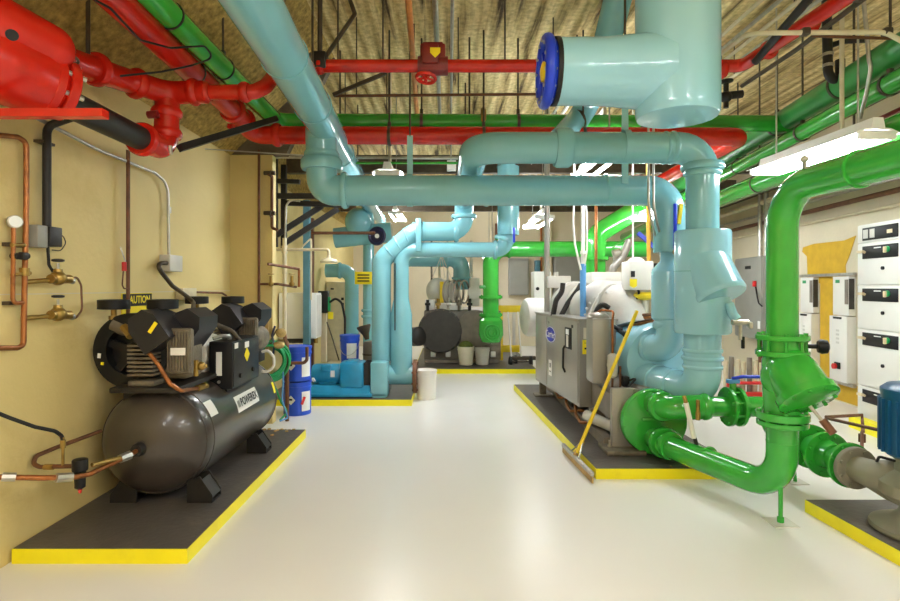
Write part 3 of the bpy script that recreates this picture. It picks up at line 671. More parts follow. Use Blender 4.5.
for y in (3.56, 4.60):
    for s in (1, -1):
        def foot(b, y=y, s=s):
            x0, x1 = (ax+.22, ax+.38) if s > 0 else (ax-.10, ax-.27)
            for yy in (y-.07, y+.06): b.prism([(x0, yy, .082), (x1, yy, .082), (x1, yy, .13), (x1-s*.08, yy, .245), (x0, yy, .22)], (0, .01, 0))
            b.bb((min(x0, x1), y-.07, .080), (max(x0, x1), y+.07, .09)); b.box((x1-s*.04, y, .165), (.012, .13, .13), rot=M.Rotation(s*-.6, 3, 'Y'))
        part(t, 'foot', BLACKP, foot)
part(t, 'mounting_saddle', BLACKP, lambda b: (b.bb((-2.08, 3.38, .795), (-1.66, 5.0, .83), .01), b.bb((-2.06, 3.5, .70), (-1.70, 3.6, .80)), b.bb((-2.06, 4.7, .70), (-1.70, 4.8, .80))))
def pump(dy, full):
    u = part(t, 'compressor_pump', IRON, lambda b: (b.bb((-1.99, 3.42+dy, .83), (-1.82, 3.62+dy, .865), .01), [b.bb((-1.99, 3.42+dy, .895+.026*k), (-1.83, 3.60+dy, .908+.026*k)) for k in range(8)], b.bb((-1.99, 3.56+dy, .85), (-1.68, 3.80+dy, 1.10), .03), b.cyl((-1.88, 3.75+dy, .97), (-1.88, 3.90+dy, .97), .10, n=20)))
    # two black faceted shrouds of the V cylinders
    for sgn, cx_, cy_ in ((-1, -1.82, 3.46), (1, -1.70, 3.68)):
        def shroud(b, sgn=sgn, cx_=cx_, cy_=cy_):
            yy0, yy1 = cy_-.14+dy, cy_+.14+dy
            a = M.Rotation(-.62*sgn*-1, 3, 'Y')
            a = M.Rotation(.62*sgn, 3, 'Y')
            pr = [(-.092, 0, -.12), (.092, 0, -.12), (.092, 0, .05), (.05, 0, .115), (-.05, 0, .115), (-.092, 0, .05)]
            vs = [a @ V(p)+V((cx_, yy0, 1.19)) for p in pr]
            b.prism(vs, (0, yy1-yy0, 0))
        sh = part(u, 'cylinder_shroud', SHROUD, shroud)
        if full and sgn < 0:
            n_ = M.Rotation(.62*sgn, 3, 'Y') @ V((.0, 0, 1))
            part(u, 'shroud_sticker', YLAB, lambda b: b.box((-1.775, 3.317, 1.205), (.022, .004, .075), rot=M.Rotation(.6, 3, 'Y')))
    for xx, yy in ((-2.15, 3.55), (-1.86, 3.60)):
        part(u, 'air_filter', BLK, lambda b: b.lathe((xx, yy+dy, 1.305), Z, [(0, .07), (.003, .094), (.06, .094), (.064, .088), (.066, .03)], 30))
        part(u, 'filter_stem', BRASS, lambda b: (b.cyl((xx, yy+dy, 1.20), (xx, yy+dy, 1.31), .018, n=12), b.cyl((xx, yy+dy, 1.24), (xx, yy+dy, 1.265), .03, n=6)))
        part(u, 'intake_pipe', IRON, lambda b: b.tube([(xx, yy+dy, 1.21), (xx+.07, yy+dy, 1.18), (xx+.16, yy+dy, 1.17)], .045, .03, 14))
    part(u, 'intercooler', IRON, lambda b: (b.bb((-1.735, 3.40+dy, .91), (-1.58, 3.45+dy, 1.195), .02), [b.bb((-1.725+.018*k, 3.388+dy, .93), (-1.718+.018*k, 3.41+dy, 1.175)) for k in range(8)]))
    return u
p1 = pump(0, True)
part(p1, 'rating_label', PAPER, lambda b: b.bb((-1.70, 3.380, 1.03), (-1.61, 3.387, 1.075)))
pump(1.18, False)
def fly(dy):
    f = part(t, 'flywheel', BLK, lambda b: (b.lathe((-2.03, 3.52+dy, 1.04), Yv, [(0, .155), (0, .225), (.008, .242), (.085, .242), (.09, .23), (.09, .155), (0, .155)], 48, capped=False), b.cyl((-2.03, 3.52+dy, 1.04), (-2.03, 3.62+dy, 1.04), .05, n=20), b.lathe((-2.03, 3.595+dy, 1.04), Yv, [(0, .17), (.012, .17)], 40),
        [b.box((-2.03+math.cos(a)*.11, 3.56+dy, 1.04+math.sin(a)*.11), (.14, .03, .05), rot=M.Rotation(-a, 3, 'Y')) for a in [2*PI*k/5+.3 for k in range(5)]]))
    return f
f_ = fly(0)
part(f_, 'balance_label', PAPER, lambda b: b.box((-2.225, 3.518, 1.01), (.02, .004, .03), rot=M.Rotation(.1, 3, 'Y')))
part(f_, 'timing_sticker', YLAB, lambda b: b.box((-2.205, 3.518, .96), (.018, .004, .018), rot=M.Rotation(.1, 3, 'Y')))
part(t, 'electric_motor', LGREY, lambda b: (b.lathe((-1.86, 3.95, .96), Yv, [(0, .08), (.02, .125), (.1, .13), (.36, .13), (.42, .11), (.44, .05)], 32), b.bb((-1.96, 4.0, .80), (-1.76, 4.35, .86), .01)))
part(t, 'electric_motor', IRON, lambda b: (b.lathe((-1.70, 4.62, 1.0), Yv, [(0, .05), (.02, .11), (.22, .115), (.30, .115), (.31, .09)], 32),))
part(t, 'discharge_tube', COPPER, lambda b: b.tube([P(123, 330, 3.42), P(133, 333, 3.38), P(158, 364, 3.34), P(170, 384, 3.36), P(181, 391, 3.4), P(200, 388, 3.75)], .0125, .05, 12), 'copper discharge tube')
part(t, 'tube_fitting', BRASS, lambda b: (b.cyl(P(197, 388.5, 3.7), P(206, 386, 3.85), .022, n=12), b.ball(P(204, 386, 3.82), .027)), 'brass fitting')
part(t, 'tube_fitting', BRASS, lambda b: (b.cyl(P(124, 327, 3.42), P(131, 336, 3.38), .026, n=8),), 'brass fitting')
part(t, 'pressure_manifold', BRASS, lambda b: (b.cyl(P(182, 369, 3.55), P(206, 366, 3.7), .016, n=10), b.cyl(P(196, 360, 3.6), P(196, 376, 3.6), .016, n=10), b.ball(P(201, 366, 3.62), .03)))
# control box
cb = part(t, 'control_box', BLK, lambda b: (b.bb((-1.72, 3.97, .71), (-1.55, 4.53, 1.055), .008), b.bb((-1.70, 4.0, .62), (-1.60, 4.5, .72))))
part(cb, 'door_panel', SHROUD, lambda b: b.bb((-1.552, 3.985, .725), (-1.544, 4.515, 1.04), .004))
part(cb, 'instruction_label', PAPER, lambda b: b.bb((-1.665, 3.965, .81), (-1.625, 3.972, .98)))
part(cb, 'small_label', PAPER, lambda b: b.bb((-1.545, 4.0, 1.0), (-1.541, 4.06, 1.04)))
part(cb, 'warning_diamond', YLAB, lambda b: b.box((-1.542, 4.24, .93), (.005, .075, .075), rot=M.Rotation(PI/4, 3, 'X')))
part(cb, 'warning_text', PAPER, lambda b: b.bb((-1.544, 4.20, .985), (-1.540, 4.28, 1.03)))
for y_, z_ in ((4.10, .79), (4.36, .80)): part(cb, 'door_latch', BLACKP, lambda b: b.cyl((-1.55, y_, z_), (-1.53, y_, z_), .018, n=14))
part(cb, 'lock', STEEL, lambda b: b.cyl((-1.645, 3.972, .765), (-1.645, 3.962, .765), .012, n=12))
part(cb, 'cable_gland', STEEL, lambda b: b.tube([(-1.64, 4.15, 1.05), (-1.64, 4.15, 1.08), (-1.66, 4.05, 1.09), (-1.70, 4.0, 1.075)], .014, .02, 10))
part(t, 'power_cable', DSTEEL, lambda b: b.tube([P(240, 341, 4.15), P(232, 331, 4.1), P(210, 322, 4.0), P(193, 313, 3.95), Wz(176, 301, .15), Wz(160, 286, .10), Wz(151, 272, .08), Wz(149, 266, .07), Wz(153, 263, .06), Wz(161, 263, .06)], .017, .10, 12))
part(t, 'pressure_switch', BLACKP, lambda b: (b.bb((-1.68, 4.54, .82), (-1.56, 4.72, .92), .012), b.cyl((-1.62, 4.6, .74), (-1.62, 4.6, .83), .02, n=10)))
part(t, 'cable_loop', WHITE, lambda b: b.tube([P(262, 352, 4.62), P(268, 350, 4.62), P(274, 357, 4.62), P(274, 367, 4.62), P(267, 372, 4.6), P(262, 371, 4.6)], .012, .05, 10))
# condensate drain
dn = part(t, 'drain_pipe', COPPER, lambda b: b.tube([(ax, 3.33, az), P(132, 454, 3.25), P(90, 474, 2.99), P(76, 477, 2.90), P(45, 478, 2.78), P(-8, 477, 2.70)], .014, .03, 12), 'copper drain pipe')
for a_, b_, r_ in ((P(130, 455, 3.24), P(120, 459, 3.18), .026), (P(56, 478, 2.81), P(72, 477, 2.87), .024), (P(2, 477, 2.70), P(16, 477, 2.73), .022)): part(dn, 'drain_union', STEEL, lambda b: b.cyl(a_, b_, r_, n=8), 'steel union')
part(t, 'condensate_filter', BLK, lambda b: (b.cyl(P(80, 471, 2.95), P(80, 459, 2.95), .038, n=20, bev=.006), b.lathe(P(80, 489, 2.95), Z, [(0, .012), (.01, .026), (.09, .028)], 20)))
part(t, 'filter_cock', REDK, lambda b: b.cyl(P(80, 493, 2.95), P(80, 488, 2.95), .007, .012, n=10), 'red drain cock')
part(t, 'bypass_pipe', RUST, lambda b: b.tube([P(101, 431, 3.42), P(55, 448, 3.15), P(36, 456, 3.05), P(33, 464, 3.02), P(40, 467, 3.0), P(74, 466, 2.96)], .012, .04, 12))
part(t, 'bypass_valve', BRASS, lambda b: (b.cyl(P(63, 437, 2.97), P(63, 467, 2.97), .008, n=10), b.cyl(P(63, 440, 2.97), P(63, 448, 2.97), .014, n=8)))
part(t, 'bypass_union', BRASS, lambda b: b.cyl(P(45, 467, 2.99), P(53, 467, 2.98), .017, n=8))
part(t, 'bypass_nipple', BRASS, lambda b: b.cyl(P(92, 465, 2.98), P(120, 458, 3.14), .012, n=8))
part(t, 'air_hose', RUBBER, lambda b: b.tube([P(-10, 410, 2.72), P(10, 418, 2.78), P(35, 427, 2.86), P(55, 431, 2.93), P(62, 436, 2.97), P(63, 442, 2.97)], .010, .05, 10))

# ------------------------------------------------------------------ things on the cream wall
sg = thing('caution_sign', W(136, 305), 'yellow CAUTION sign on the cream wall behind the air filters', 'sign')
a, b_ = W(121, 296), W(151, 296); ym = (a.y+b_.y)/2; hw = (b_.y-a.y)/2
pl = part(sg, 'sign_plate', YLAB, lambda b: b.bb((WX+.002, a.y, 1.17), (WX+.008, b_.y, 1.405)))
part(sg, 'sign_header', INK, lambda b: b.bb((WX+.0085, a.y+.005, 1.31), (WX+.0095, b_.y-.005, 1.40)))
text('CAUTION', .075, V((WX+.0105, ym, 1.355)), Yv, Z, YLAB, sg, bold=.002, sx=.95)
def wallpipe(name, label, cat, pts, r, m, off=.05, group=None, bend=.05):
    o = MB().tube([Wz(p[0], p[1], off) for p in pts], r, bend, 14).build(name, m); return tag(o, label, cat, group)
t = thing('copper_pipe_loop', Wz(14, 340, .04), 'copper pipe loop with a pressure gauge at the edge of the cream wall', 'pipe')
part(t, 'pipe', COPPER, lambda b: b.tube([Wz(-25, 134, .05), Wz(8, 137, .05), Wz(17, 142, .05), Wz(17, 200, .05), Wz(14, 345, .05), Wz(8, 348, .05), Wz(-20, 348, .05)], .014, .05, 14))
part(t, 'second_pipe', COPPER, lambda b: b.tube([Wz(4, 228, .05), Wz(3, 303, .05), Wz(14, 303, .05)], .011, .03, 12))
for a_, b_, r_ in ((Wz(2, 245, .05), Wz(16, 245, .05), .012), (Wz(15, 268, .05), Wz(15, 276, .05), .025), (Wz(2, 275, .05), Wz(21, 273, .05), .010)): part(t, 'cross_tee', BRASS, lambda b: b.cyl(a_, b_, r_, n=10))
g = part(t, 'pressure_gauge', STEEL, lambda b: b.lathe(Wz(6, 222, .04), (.8, -.6, 0), [(0, .03), (.0, .034), (.03, .034), (.032, .03)], 24))
part(g, 'gauge_face', TAPEM, lambda b: b.lathe(Wz(6, 222, .04)+V((.8, -.6, 0))*.031, (.8, -.6, 0), [(0, .029), (.003, .029)], 24))
part(t, 'isolating_valve', BLACKP, lambda b: (b.cyl(Wz(3, 256, .05), Wz(18, 256, .05), .018, n=12), b.box(Wz(10, 256, .07), (.03, .04, .04), bev=.006)))
for y in (245, 303): part(t, 'pipe_clip', DSTEEL, lambda b: b.box(Wz(10, y, .02), (.04, .11, .02)))
t = thing('black_wall_conduit', Wz(38, 225, .03), 'thick black conduit dropping down the cream wall into a junction box', 'conduit')
part(t, 'conduit', BLACKP, lambda b: b.tube([Wz(35, 112, .30), Wz(38, 126, .05), Wz(38, 228, .05)], .022, .06, 16))
part(t, 'conduit_clip', DSTEEL, lambda b: b.box(Wz(40, 143, .02), (.06, .10, .015)))
jb = part(t, 'junction_box', PANEL, lambda b: b.bb(Wz(23, 247, .0), Wz(34, 226, .08), .006))
part(t, 'relay_box', BLACKP, lambda b: b.bb(Wz(34, 246, .0), Wz(47, 228, .09), .006))
part(t, 'drop_cable', BLACKP, lambda b: b.tube([Wz(39, 246, .05), Wz(40, 265, .05), Wz(44, 274, .06)], .008, .03, 8))
part(t, 'wire_loop', RUBBER, lambda b: b.tube([Wz(46, 233, .05), Wz(53, 236, .06), Wz(56, 243, .06), Wz(52, 251, .05), Wz(45, 250, .04)], .003, .03, 8))
for (py, lab) in ((275, 'brass wall valve with black knob under the black junction box'), (311, 'brass wall valve with black knob, lower of the pair beside the copper loop')):
    t = thing('solenoid_valve', Wz(42, py, .05), lab, 'valve')
    part(t, 'valve_body', BRASS, lambda b: (b.cyl(Wz(36, py+4, .08), Wz(56, py+4, .08), .026, n=14), b.cyl(Wz(44, py+4, .08), Wz(44, py-6, .08), .030, .022, n=14), b.ball(Wz(44, py+3, .08), .042)))
    part(t, 'spindle', STEEL, lambda b: b.cyl(Wz(44, py-6, .08), Wz(44, py-12, .08), .007, n=8))
    part(t, 'knob', BLACKP, lambda b: b.lathe(Wz(44, py-13, .08), Z, [(0, .02), (.004, .032), (.014, .032), (.018, .02)], 18))
    part(t, 'pipe_stub', BRASS, lambda b: b.cyl(Wz(20, py+7, .03), Wz(40, py+5, .07), .014, n=10))
    part(t, 'end_cap', STEEL, lambda b: b.cyl(Wz(55, py+5, .08), Wz(59, py+6, .08), .02, n=12))
wallpipe('copper_sensing_tube', 'thin copper tube linking the two brass wall valves', 'tube', [(57, 280), (63, 276), (68, 285), (69, 310), (62, 319), (54, 317)], .006, RUST, .08)
t = thing('brown_riser_pipe', Wz(121, 300, .03), 'rusty brown pipe running down the cream wall behind the filters', 'pipe')
part(t, 'pipe', RUST, lambda b: b.tube([Wz(121, 150, .05), Wz(121, 325, .05)], .013, 0, 12))
part(t, 'shutoff_valve', REDK, lambda b: b.cyl(Wz(117, 262, .05), Wz(117, 271, .05), .016, n=10), 'red shutoff valve')
part(t, 'bypass_tube', RUST, lambda b: b.tube([Wz(117, 262, .05), Wz(115, 285, .05), Wz(117, 289, .05), Wz(121, 288, .05)], .005, .02, 8))
part(t, 'valve_lever', STEEL, lambda b: b.cyl(Wz(113, 247, .05), Wz(117, 262, .06), .004, n=6))
t = thing('grey_wall_conduit', Wz(165, 262, .03), 'grey steel conduit sweeping along the wall and bending down to a square box', 'conduit')
part(t, 'conduit', STEEL, lambda b: b.tube([W(22, 115)+V((.05, 0, 0)), Wz(90, 149, .04), Wz(150, 173, .04), Wz(163, 184, .04), Wz(164, 258, .04)], .011, .16, 12))
part(t, 'switch_box', LGREY, lambda b: b.bb(Wz(159, 271, .0), Wz(172, 256, .09), .006))
part(t, 'coupling', STEEL, lambda b: b.cyl(Wz(164.4, 213, .04), Wz(164.4, 207, .04), .015, n=12))
t = thing('outlet_conduit', Wz(182, 300, .03), 'small tan box with a conduit bending down behind the second compressor head', 'conduit')
part(t, 'outlet_box', CREAM, lambda b: b.bb(Wz(175, 300, .0), Wz(189, 288, .07), .006))
part(t, 'conduit', RUST, lambda b: b.tube([Wz(188, 292, .04), Wz(218, 293, .04), Wz(223, 296, .04), Wz(224, 310, .04)], .010, .05, 12))
# ------------------------------------------------------------------ chiller beside the walkway
t = thing('chiller', (1.7, 6.2, .076), 'white and grey chiller with cabinet, white casing and blue-green and green round end covers', 'chiller')
dA = V((1.30, 5.40, 0)); dB = V((1.13, 7.0, 0)); fu = (dB-dA).normalized(); fnn = V((-fu.y, fu.x, 0))   # along the aisle face, out of it (-X)
fnn = V((-abs(fu.y), -fu.x*1, 0)).normalized(); fnn = V((-fu.y, fu.x, 0))
def FP(u, z, off=0): return dA+fu*u+fnn*off+V((0, 0, z))
zt, zb_ = 1.115, .27
cabm = part(t, 'control_cabinet', GREYP, lambda b: b.prism([dA+Z*zb_, dB+Z*zb_, V((1.50, 7.0, zb_)), V((1.67, 5.44, zb_))], (0, 0, zt-zb_)))
frot = M.Rotation(math.atan2(fu.y, fu.x)-PI/2, 3, 'Z')
def fbox(b, u, z, du, dz, off=.006, th=.012, bev=0): b.box(FP(u, z, off), (th, du, dz), rot=frot, bev=bev)
part(cabm, 'lid', GREYP, lambda b: b.prism([FP(-.01, zt, .012), FP(1.62, zt, .012), V((1.52, 7.02, zt)), V((1.69, 5.43, zt))], (0, 0, .02)))
dr = part(cabm, 'door', GREYP, lambda b: fbox(b, .55, .70, 1.05, .80, .004, .012, .003))
part(cabm, 'door', GREYP, lambda b: fbox(b, 1.34, .70, .48, .80, .004, .012, .003))
bd = part(dr, 'badge', CBLUE, lambda b: b.add([FP(.93, .905, .011)]+[FP(.93+.19*math.cos(2*PI*i/36), .905+.094*math.sin(2*PI*i/36), .011) for i in range(36)], [[0, 1+i, 1+(i+1)%36] for i in range(36)]), 'blue oval badge with white script')
part(dr, 'badge_rim', PAPER, lambda b: b.tube([FP(.93+.180*math.cos(2*PI*i/36), .905+.087*math.sin(2*PI*i/36), .013) for i in range(37)], .0035, 0, 6), 'white badge rim')
text('Carrier', .115, FP(.93, .905, .0125), -fu, Z, PAPER, dr, 'badge_lettering', bold=.0015, sx=.95)
kp = part(dr, 'display_panel', BLK, lambda b: fbox(b, .30, .92, .20, .22, .012, .012, .003))
part(dr, 'display_window', PAPER, lambda b: fbox(b, .31, .985, .09, .055, .02, .004))
part(dr, 'keypad', LGREY, lambda b: fbox(b, .31, .89, .06, .12, .02, .004))
part(dr, 'door_handle', BLACKP, lambda b: b.tube([FP(.41, .83, .012), FP(.41, .80, .03), FP(.42, .60, .03), FP(.40, .55, .012)], .011, .02, 10), 'dark lever handle')
lb = part(dr, 'notice_label', PAPER, lambda b: b.prism([FP(.88, .43, .0105), FP(1.0, .43, .0105), FP(1.0, .61, .0105), FP(.88, .61, .0105)], fnn*.002))
part(dr, 'notice_text', INK, lambda b: (fbox(b, .94, .55, .035, .05, .0135, .002), fbox(b, .94, .48, .05, .012, .0135, .002)))
part(dr, 'lock', STEEL, lambda b: b.cyl(FP(1.0, 1.04, .0), FP(1.0, 1.04, .02), .012, n=12))
part(cabm, 'maker_plate', INK, lambda b: fbox(b, .18, 1.05, .05, .03, .012, .003))
# front face details
fe = (V((1.67, 5.44, 0))-dA).normalized(); fo = V((fe.y, -fe.x, 0))
def EP(u, z, off=0): return dA+fe*u+fo*off+V((0, 0, z))
part(cabm, 'paper_label', BEIGE, lambda b: b.prism([EP(.04, .94, .002), EP(.13, .94, .002), EP(.13, 1.05, .002), EP(.04, 1.05, .002)], fo*.002))
yl = part(cabm, 'warning_label', YLAB, lambda b: b.prism([EP(.03, .79, .002), EP(.13, .79, .002), EP(.13, .93, .002), EP(.03, .93, .002)], fo*.002), 'yellow warning label')
part(cabm, 'warning_text', INK, lambda b: (b.box(EP(.08, .845, .006), (.06, .003, .018)), b.box(EP(.08, .90, .006), (.09, .003, .004))))
# shells, water boxes, tube sheets
yE1, yE2 = 4.5, 5.22
gs = part(t, 'lower_shell', TAUPE, lambda b: b.cyl((1.70, 4.56, .354), (1.70, 7.6, .354), .24, n=40))
cs = part(t, 'upper_shell', CYAN2, lambda b: b.cyl((1.93, 5.05, .78), (1.90, 7.6, .78), .28, n=40))
part(t, 'green_end_cover', GREEN, lambda b: b.lathe((1.70, 4.58, .345), -Yv, [(0, .26), (.02, .27), (.06, .27), (.085, .262), (.09, .2)], 56), 'green round end cover')
part(t, 'cover_bolts', GREEN, lambda b: b.bolts((1.70, 4.50, .345), Yv, .250, 18, .010, .016))
part(t, 'division_bar', GREEN, lambda b: b.box((1.70, 4.487, .37), (.22, .03, .03), bev=.008))
part(t, 'cyan_end_cover', CYAN2, lambda b: b.lathe((1.93, 5.10, .78), -Yv, [(0, .32), (.03, .345), (.16, .345), (.20, .325), (.21, .2)], 56), 'blue-green round end cover')
for p_, r_ in (((1.79, 4.98, .905), .137), ((1.80, 4.98, .665), .148)): part(t, 'nozzle_collar', CYAN2, lambda b: b.cyl((p_[0], 4.92, p_[2]), (p_[0], 4.97, p_[2]), r_, n=28))
part(t, 'tube_sheet', GREYP, lambda b: (b.bb((1.38, 4.60, .10), (1.56, 4.66, .60), .008), b.prism([(1.56, 4.60, .10), (1.95, 4.60, .10), (1.95, 4.60, .5), (1.56, 4.60, .60)], (0, .05, 0))))
part(t, 'base_foot', IRON, lambda b: b.bb((1.30, 4.46, .080), (1.62, 4.74, .115), .006))
part(t, 'anchor_bolt', STEEL, lambda b: (b.cyl((1.36, 4.60, .11), (1.36, 4.60, .17), .010, n=8), b.cyl((1.36, 4.60, .115), (1.36, 4.60, .13), .018, n=6)))
part(t, 'base_rail', TAUPE, lambda b: (b.bb((1.34, 4.7, .080), (1.42, 7.7, .16)), b.bb((1.95, 4.7, .080), (2.03, 7.7, .16)), [b.bb((1.36, y, .15), (2.0, y+.08, .30)) for y in (5.2, 6.0, 6.9, 7.5)]))
part(t, 'isolator_foot', IRON, lambda b: (b.bb((1.10, 6.85, .080), (1.34, 7.05, .10), .005), b.bb((1.17, 6.92, .10), (1.25, 6.98, .28))))
for (y0, z0) in ((6.5, .20), (5.9, .18), (5.45, .17)): part(t, 'oil_line', COPPER, lambda b: b.tube([(1.34, y0+.3, .30), (1.30, y0+.1, z0), (1.30, y0-.1, z0-.04), (1.40, y0-.25, z0)], .016, .05, 10))
part(t, 'oil_filter', LGREY, lambda b: b.cyl((1.30, 5.15, .25), (1.52, 4.8, .20), .05, n=18))
# purge tank in front of the cabinet
tk = part(t, 'starter_box', GREYP, lambda b: (b.box((1.395, 5.08, .87), (.17, .24, .60), bev=.03), b.lathe((1.395, 5.08, 1.165), Z, [(0, .105), (.02, .10), (.045, .07), (.055, .02)], 24)))
part(t, 'filter_drier', LGREY, lambda b: b.lathe((1.475, 4.90, .64), Z, [(0, .02), (.02, .042), (.10, .045), (.105, .05), (.125, .05), (.13, .045), (.20, .043), (.22, .02)], 20))
part(t, 'refrigerant_pipe', COPPER, lambda b: b.tube([(1.475, 4.90, .86), (1.475, 4.90, 1.16), (1.50, 4.95, 1.23), (1.42, 5.06, 1.24), (1.38, 5.1, 1.20)], .011, .04, 10))
part(t, 'refrigerant_pipe', RUST, lambda b: b.tube([(1.475, 4.90, .64), (1.475, 4.92, .40), (1.46, 4.95, .20)], .010, .04, 10))
part(t, 'refrigerant_pipe', RUST, lambda b: b.tube([(1.53, 4.86, .75), (1.53, 4.86, .30), (1.5, 4.8, .20)], .010, .04, 10))
part(t, 'valve_block', BLK, lambda b: (b.box((1.57, 4.85, .62), (.06, .08, .09), bev=.01), b.box((1.57, 4.85, .50), (.07, .08, .07), bev=.01)))
part(t, 'power_lead', RUBBER, lambda b: b.tube([(1.60, 4.82, .63), (1.66, 4.80, .66), (1.58, 4.76, .60), (1.52, 4.78, .50)], .010, .03, 8))
# white compressor casing and bends
part(t, 'compressor_casing', WINS, lambda b: (b.tube([P(580, 318, 6.5), P(590, 306, 6.2), P(602, 300, 6.0), P(616, 301, 5.85), P(626, 309, 5.75), P(630, 325, 5.7)], [.20, .215, .22, .22, .21, .20], 0, 28), b.ball(P(590, 314, 6.3), .19, .2, .22)), 'white insulated casing')
part(t, 'casing_rim', WINS, lambda b: (b.tube([P(588+50*k/20, 320-33*math.sin(PI*k/20)-2, 5.75) for k in range(21)], .02, 0, 8), b.bolts(P(612, 318, 5.72), (0.1, 1, 0), .275, 26, .012, .03)))
part(t, 'motor_casing', LGREY, lambda b: (b.lathe(P(566, 305, 7.2), (.25, -1, 0), [(0, .18), (.03, .24), (.10, .25), (.5, .25), (.53, .28), (.6, .28)], 36)))
part(t, 'motor_casing_flange', WINS, lambda b: b.lathe(P(573, 305, 6.75), (.25, -1, 0), [(0, .27), (.03, .29), (.09, .29), (.11, .27)], 36))
part(t, 'terminal_box', WHITE, lambda b: b.bb(P(592, 287, 6.5), P(628, 272, 6.5)+V((0, .3, 0)), .01))
part(t, 'terminal_box_label', PAPER, lambda b: b.bb(P(594, 282, 6.49), P(606, 277, 6.49)+V((0, .004, 0))))
part(t, 'inlet_box', LGREY, lambda b: (b.bb(P(548, 288, 7.0), P(571, 276, 7.0)+V((0, .25, 0)), .01), b.cyl(P(556, 288, 7.1), P(556, 272, 7.1), .03, n=10)))
for pts in ([(553, 316), (556, 300), (562, 292), (563, 283)], [(560, 318), (568, 303), (578, 290), (581, 284)], [(572, 316), (577, 304), (584, 298)], [(594, 318), (598, 308), (603, 304), (609, 308)]):
    part(t, 'flexible_hose', BLACKP, lambda b: b.tube([P(x, y, 6.3 if x < 590 else 5.3) for x, y in pts], .030 if pts[0][0] != 594 else .026, .15, 12))
part(t, 'insulated_drum', WINS, lambda b: b.lathe(P(545, 317, 8.6), (-1, -.15, 0), [(0, .26), (.05, .30), (.28, .30), (.33, .27), (.36, .18)], 36))
for k in range(5): part(t, 'copper_line', COPPER if k % 2 else RUST, lambda b: b.tube([P(632, 316+3.2*k, 5.6), P(655, 314.5+2*k, 5.5), P(672, 315+2*k, 5.6)], .018-.002*k, .03, 8))
part(t, 'angle_bracket', GREYP, lambda b: b.prism([P(634, 348, 5.0), P(656, 327, 5.4), P(660, 330, 5.4), P(640, 352, 5.0)], (0, .03, 0)))
part(t, 'sensor_fitting', BLK, lambda b: (b.cyl(P(612, 326, 5.4), P(622, 330, 5.4), .02, n=10), b.cyl(P(618, 330, 5.35), P(628, 338, 5.35), .018, n=10), b.ball(P(624, 333, 5.36), .03)))
part(t, 'side_plate', TAUPE, lambda b: b.bb((1.42, 4.78, .30), (1.58, 6.8, .52)))
part(t, 'front_plate', GREYP, lambda b: b.bb((1.58, 4.74, .30), (1.92, 4.80, .46), .005))
part(t, 'sight_sample_bottle', WHITE, lambda b: b.cyl(P(686, 403, 4.05), P(694, 438, 4.05), .018, n=14), 'white sample cylinder')
part(t, 'sample_valve', BLACKP, lambda b: (b.cyl(P(694, 436, 4.05), P(697, 446, 4.05), .015, n=10), b.box(P(697, 447, 4.05), (.025, .02, .03))))
part(t, 'bottle_fitting', BRASS, lambda b: b.cyl(P(684, 396, 4.08), P(687, 406, 4.05), .014, n=10))
part(t, 'drain_fitting', BRASS, lambda b: (b.cyl(P(698, 400, 4.15), P(698, 412, 4.15), .014, n=10), b.cyl(P(698, 412, 4.15), P(698, 420, 4.15), .018, n=8)))
# valve actuator standing on the blue-green line
t = thing('valve_actuator', P(645, 290, 5.55), 'white valve actuator box with yellow parts between the casing and the blue-green riser', 'actuator')
part(t, 'actuator_box', WHITE, lambda b: b.bb(P(629, 290, 5.5), P(654, 261, 5.5)+V((0, .25, 0)), .012))
part(t, 'terminal_cover', BLK, lambda b: (b.bb(P(654, 287, 5.5), P(662, 263, 5.5)+V((0, .2, 0)), .01), b.cyl(P(662, 272, 5.55), P(668, 272, 5.55), .035, n=12)))
part(t, 'yellow_sticker', YLAB, lambda b: b.prism([P(630, 279, 5.49), P(637, 279, 5.49), P(637, 286, 5.49), P(634, 288, 5.49), P(630, 286, 5.49)], (0, .006, 0)))
part(t, 'sticker_print', INK, lambda b: b.bb(P(631, 277, 5.485), P(635, 271, 5.485)+V((0, .005, 0))))
part(t, 'yellow_yoke', YELP, lambda b: b.lathe(P(644, 297, 5.62), Z, [(-.03, .06), (-.01, .10), (.02, .11), (.05, .08)], 20))
part(t, 'valve_neck', LGREY, lambda b: (b.cyl(P(645, 330, 5.62), P(645, 298, 5.62), .035, n=14), b.cyl(P(645, 332, 5.62), P(645, 322, 5.62), .07, n=16)))
part(t, 'beacon', WHITE, lambda b: b.cyl(P(613, 282, 5.9)+V((.25, 0, 0)), P(636, 263, 5.7), .09, n=20))
tag(MB().tube([P(624, 285, 5.8), P(634, 285, 5.6), P(640, 292, 5.55), P(636, 300, 5.6)], .012, .05, 8).build('actuator_cable', RUBBER), 'black cable curling under the white actuator box', 'cable')

# squeegee leaning on the chiller
t = thing('floor_squeegee', (1.05, 4.44, 0), 'floor squeegee with a long yellow handle leaning on the chiller, head on the floor', 'squeegee')
h0, h1 = V((1.02, 4.83, .035)), V((1.075, 4.06, .035)); hd = (h1-h0).normalized(); hm = h0.lerp(h1, .45)
part(t, 'rubber_blade', WOODT, lambda b: b.box((h0+h1)/2+V((0, 0, -.012)), (.012, .78, .045), rot=M.Rotation(math.atan2(hd.y, hd.x)+PI/2, 3, 'Z')), 'tan rubber blade')
part(t, 'blade_holder', STEEL, lambda b: b.box((h0+h1)/2+V((0, 0, .03)), (.03, .77, .03), rot=M.Rotation(math.atan2(hd.y, hd.x)+PI/2, 3, 'Z'), bev=.006))
top = P(637, 311, 4.82)
part(t, 'handle', YELP, lambda b: b.tube([hm+V((.015, 0, .06)), top], .0155, 0, 14), 'yellow handle')
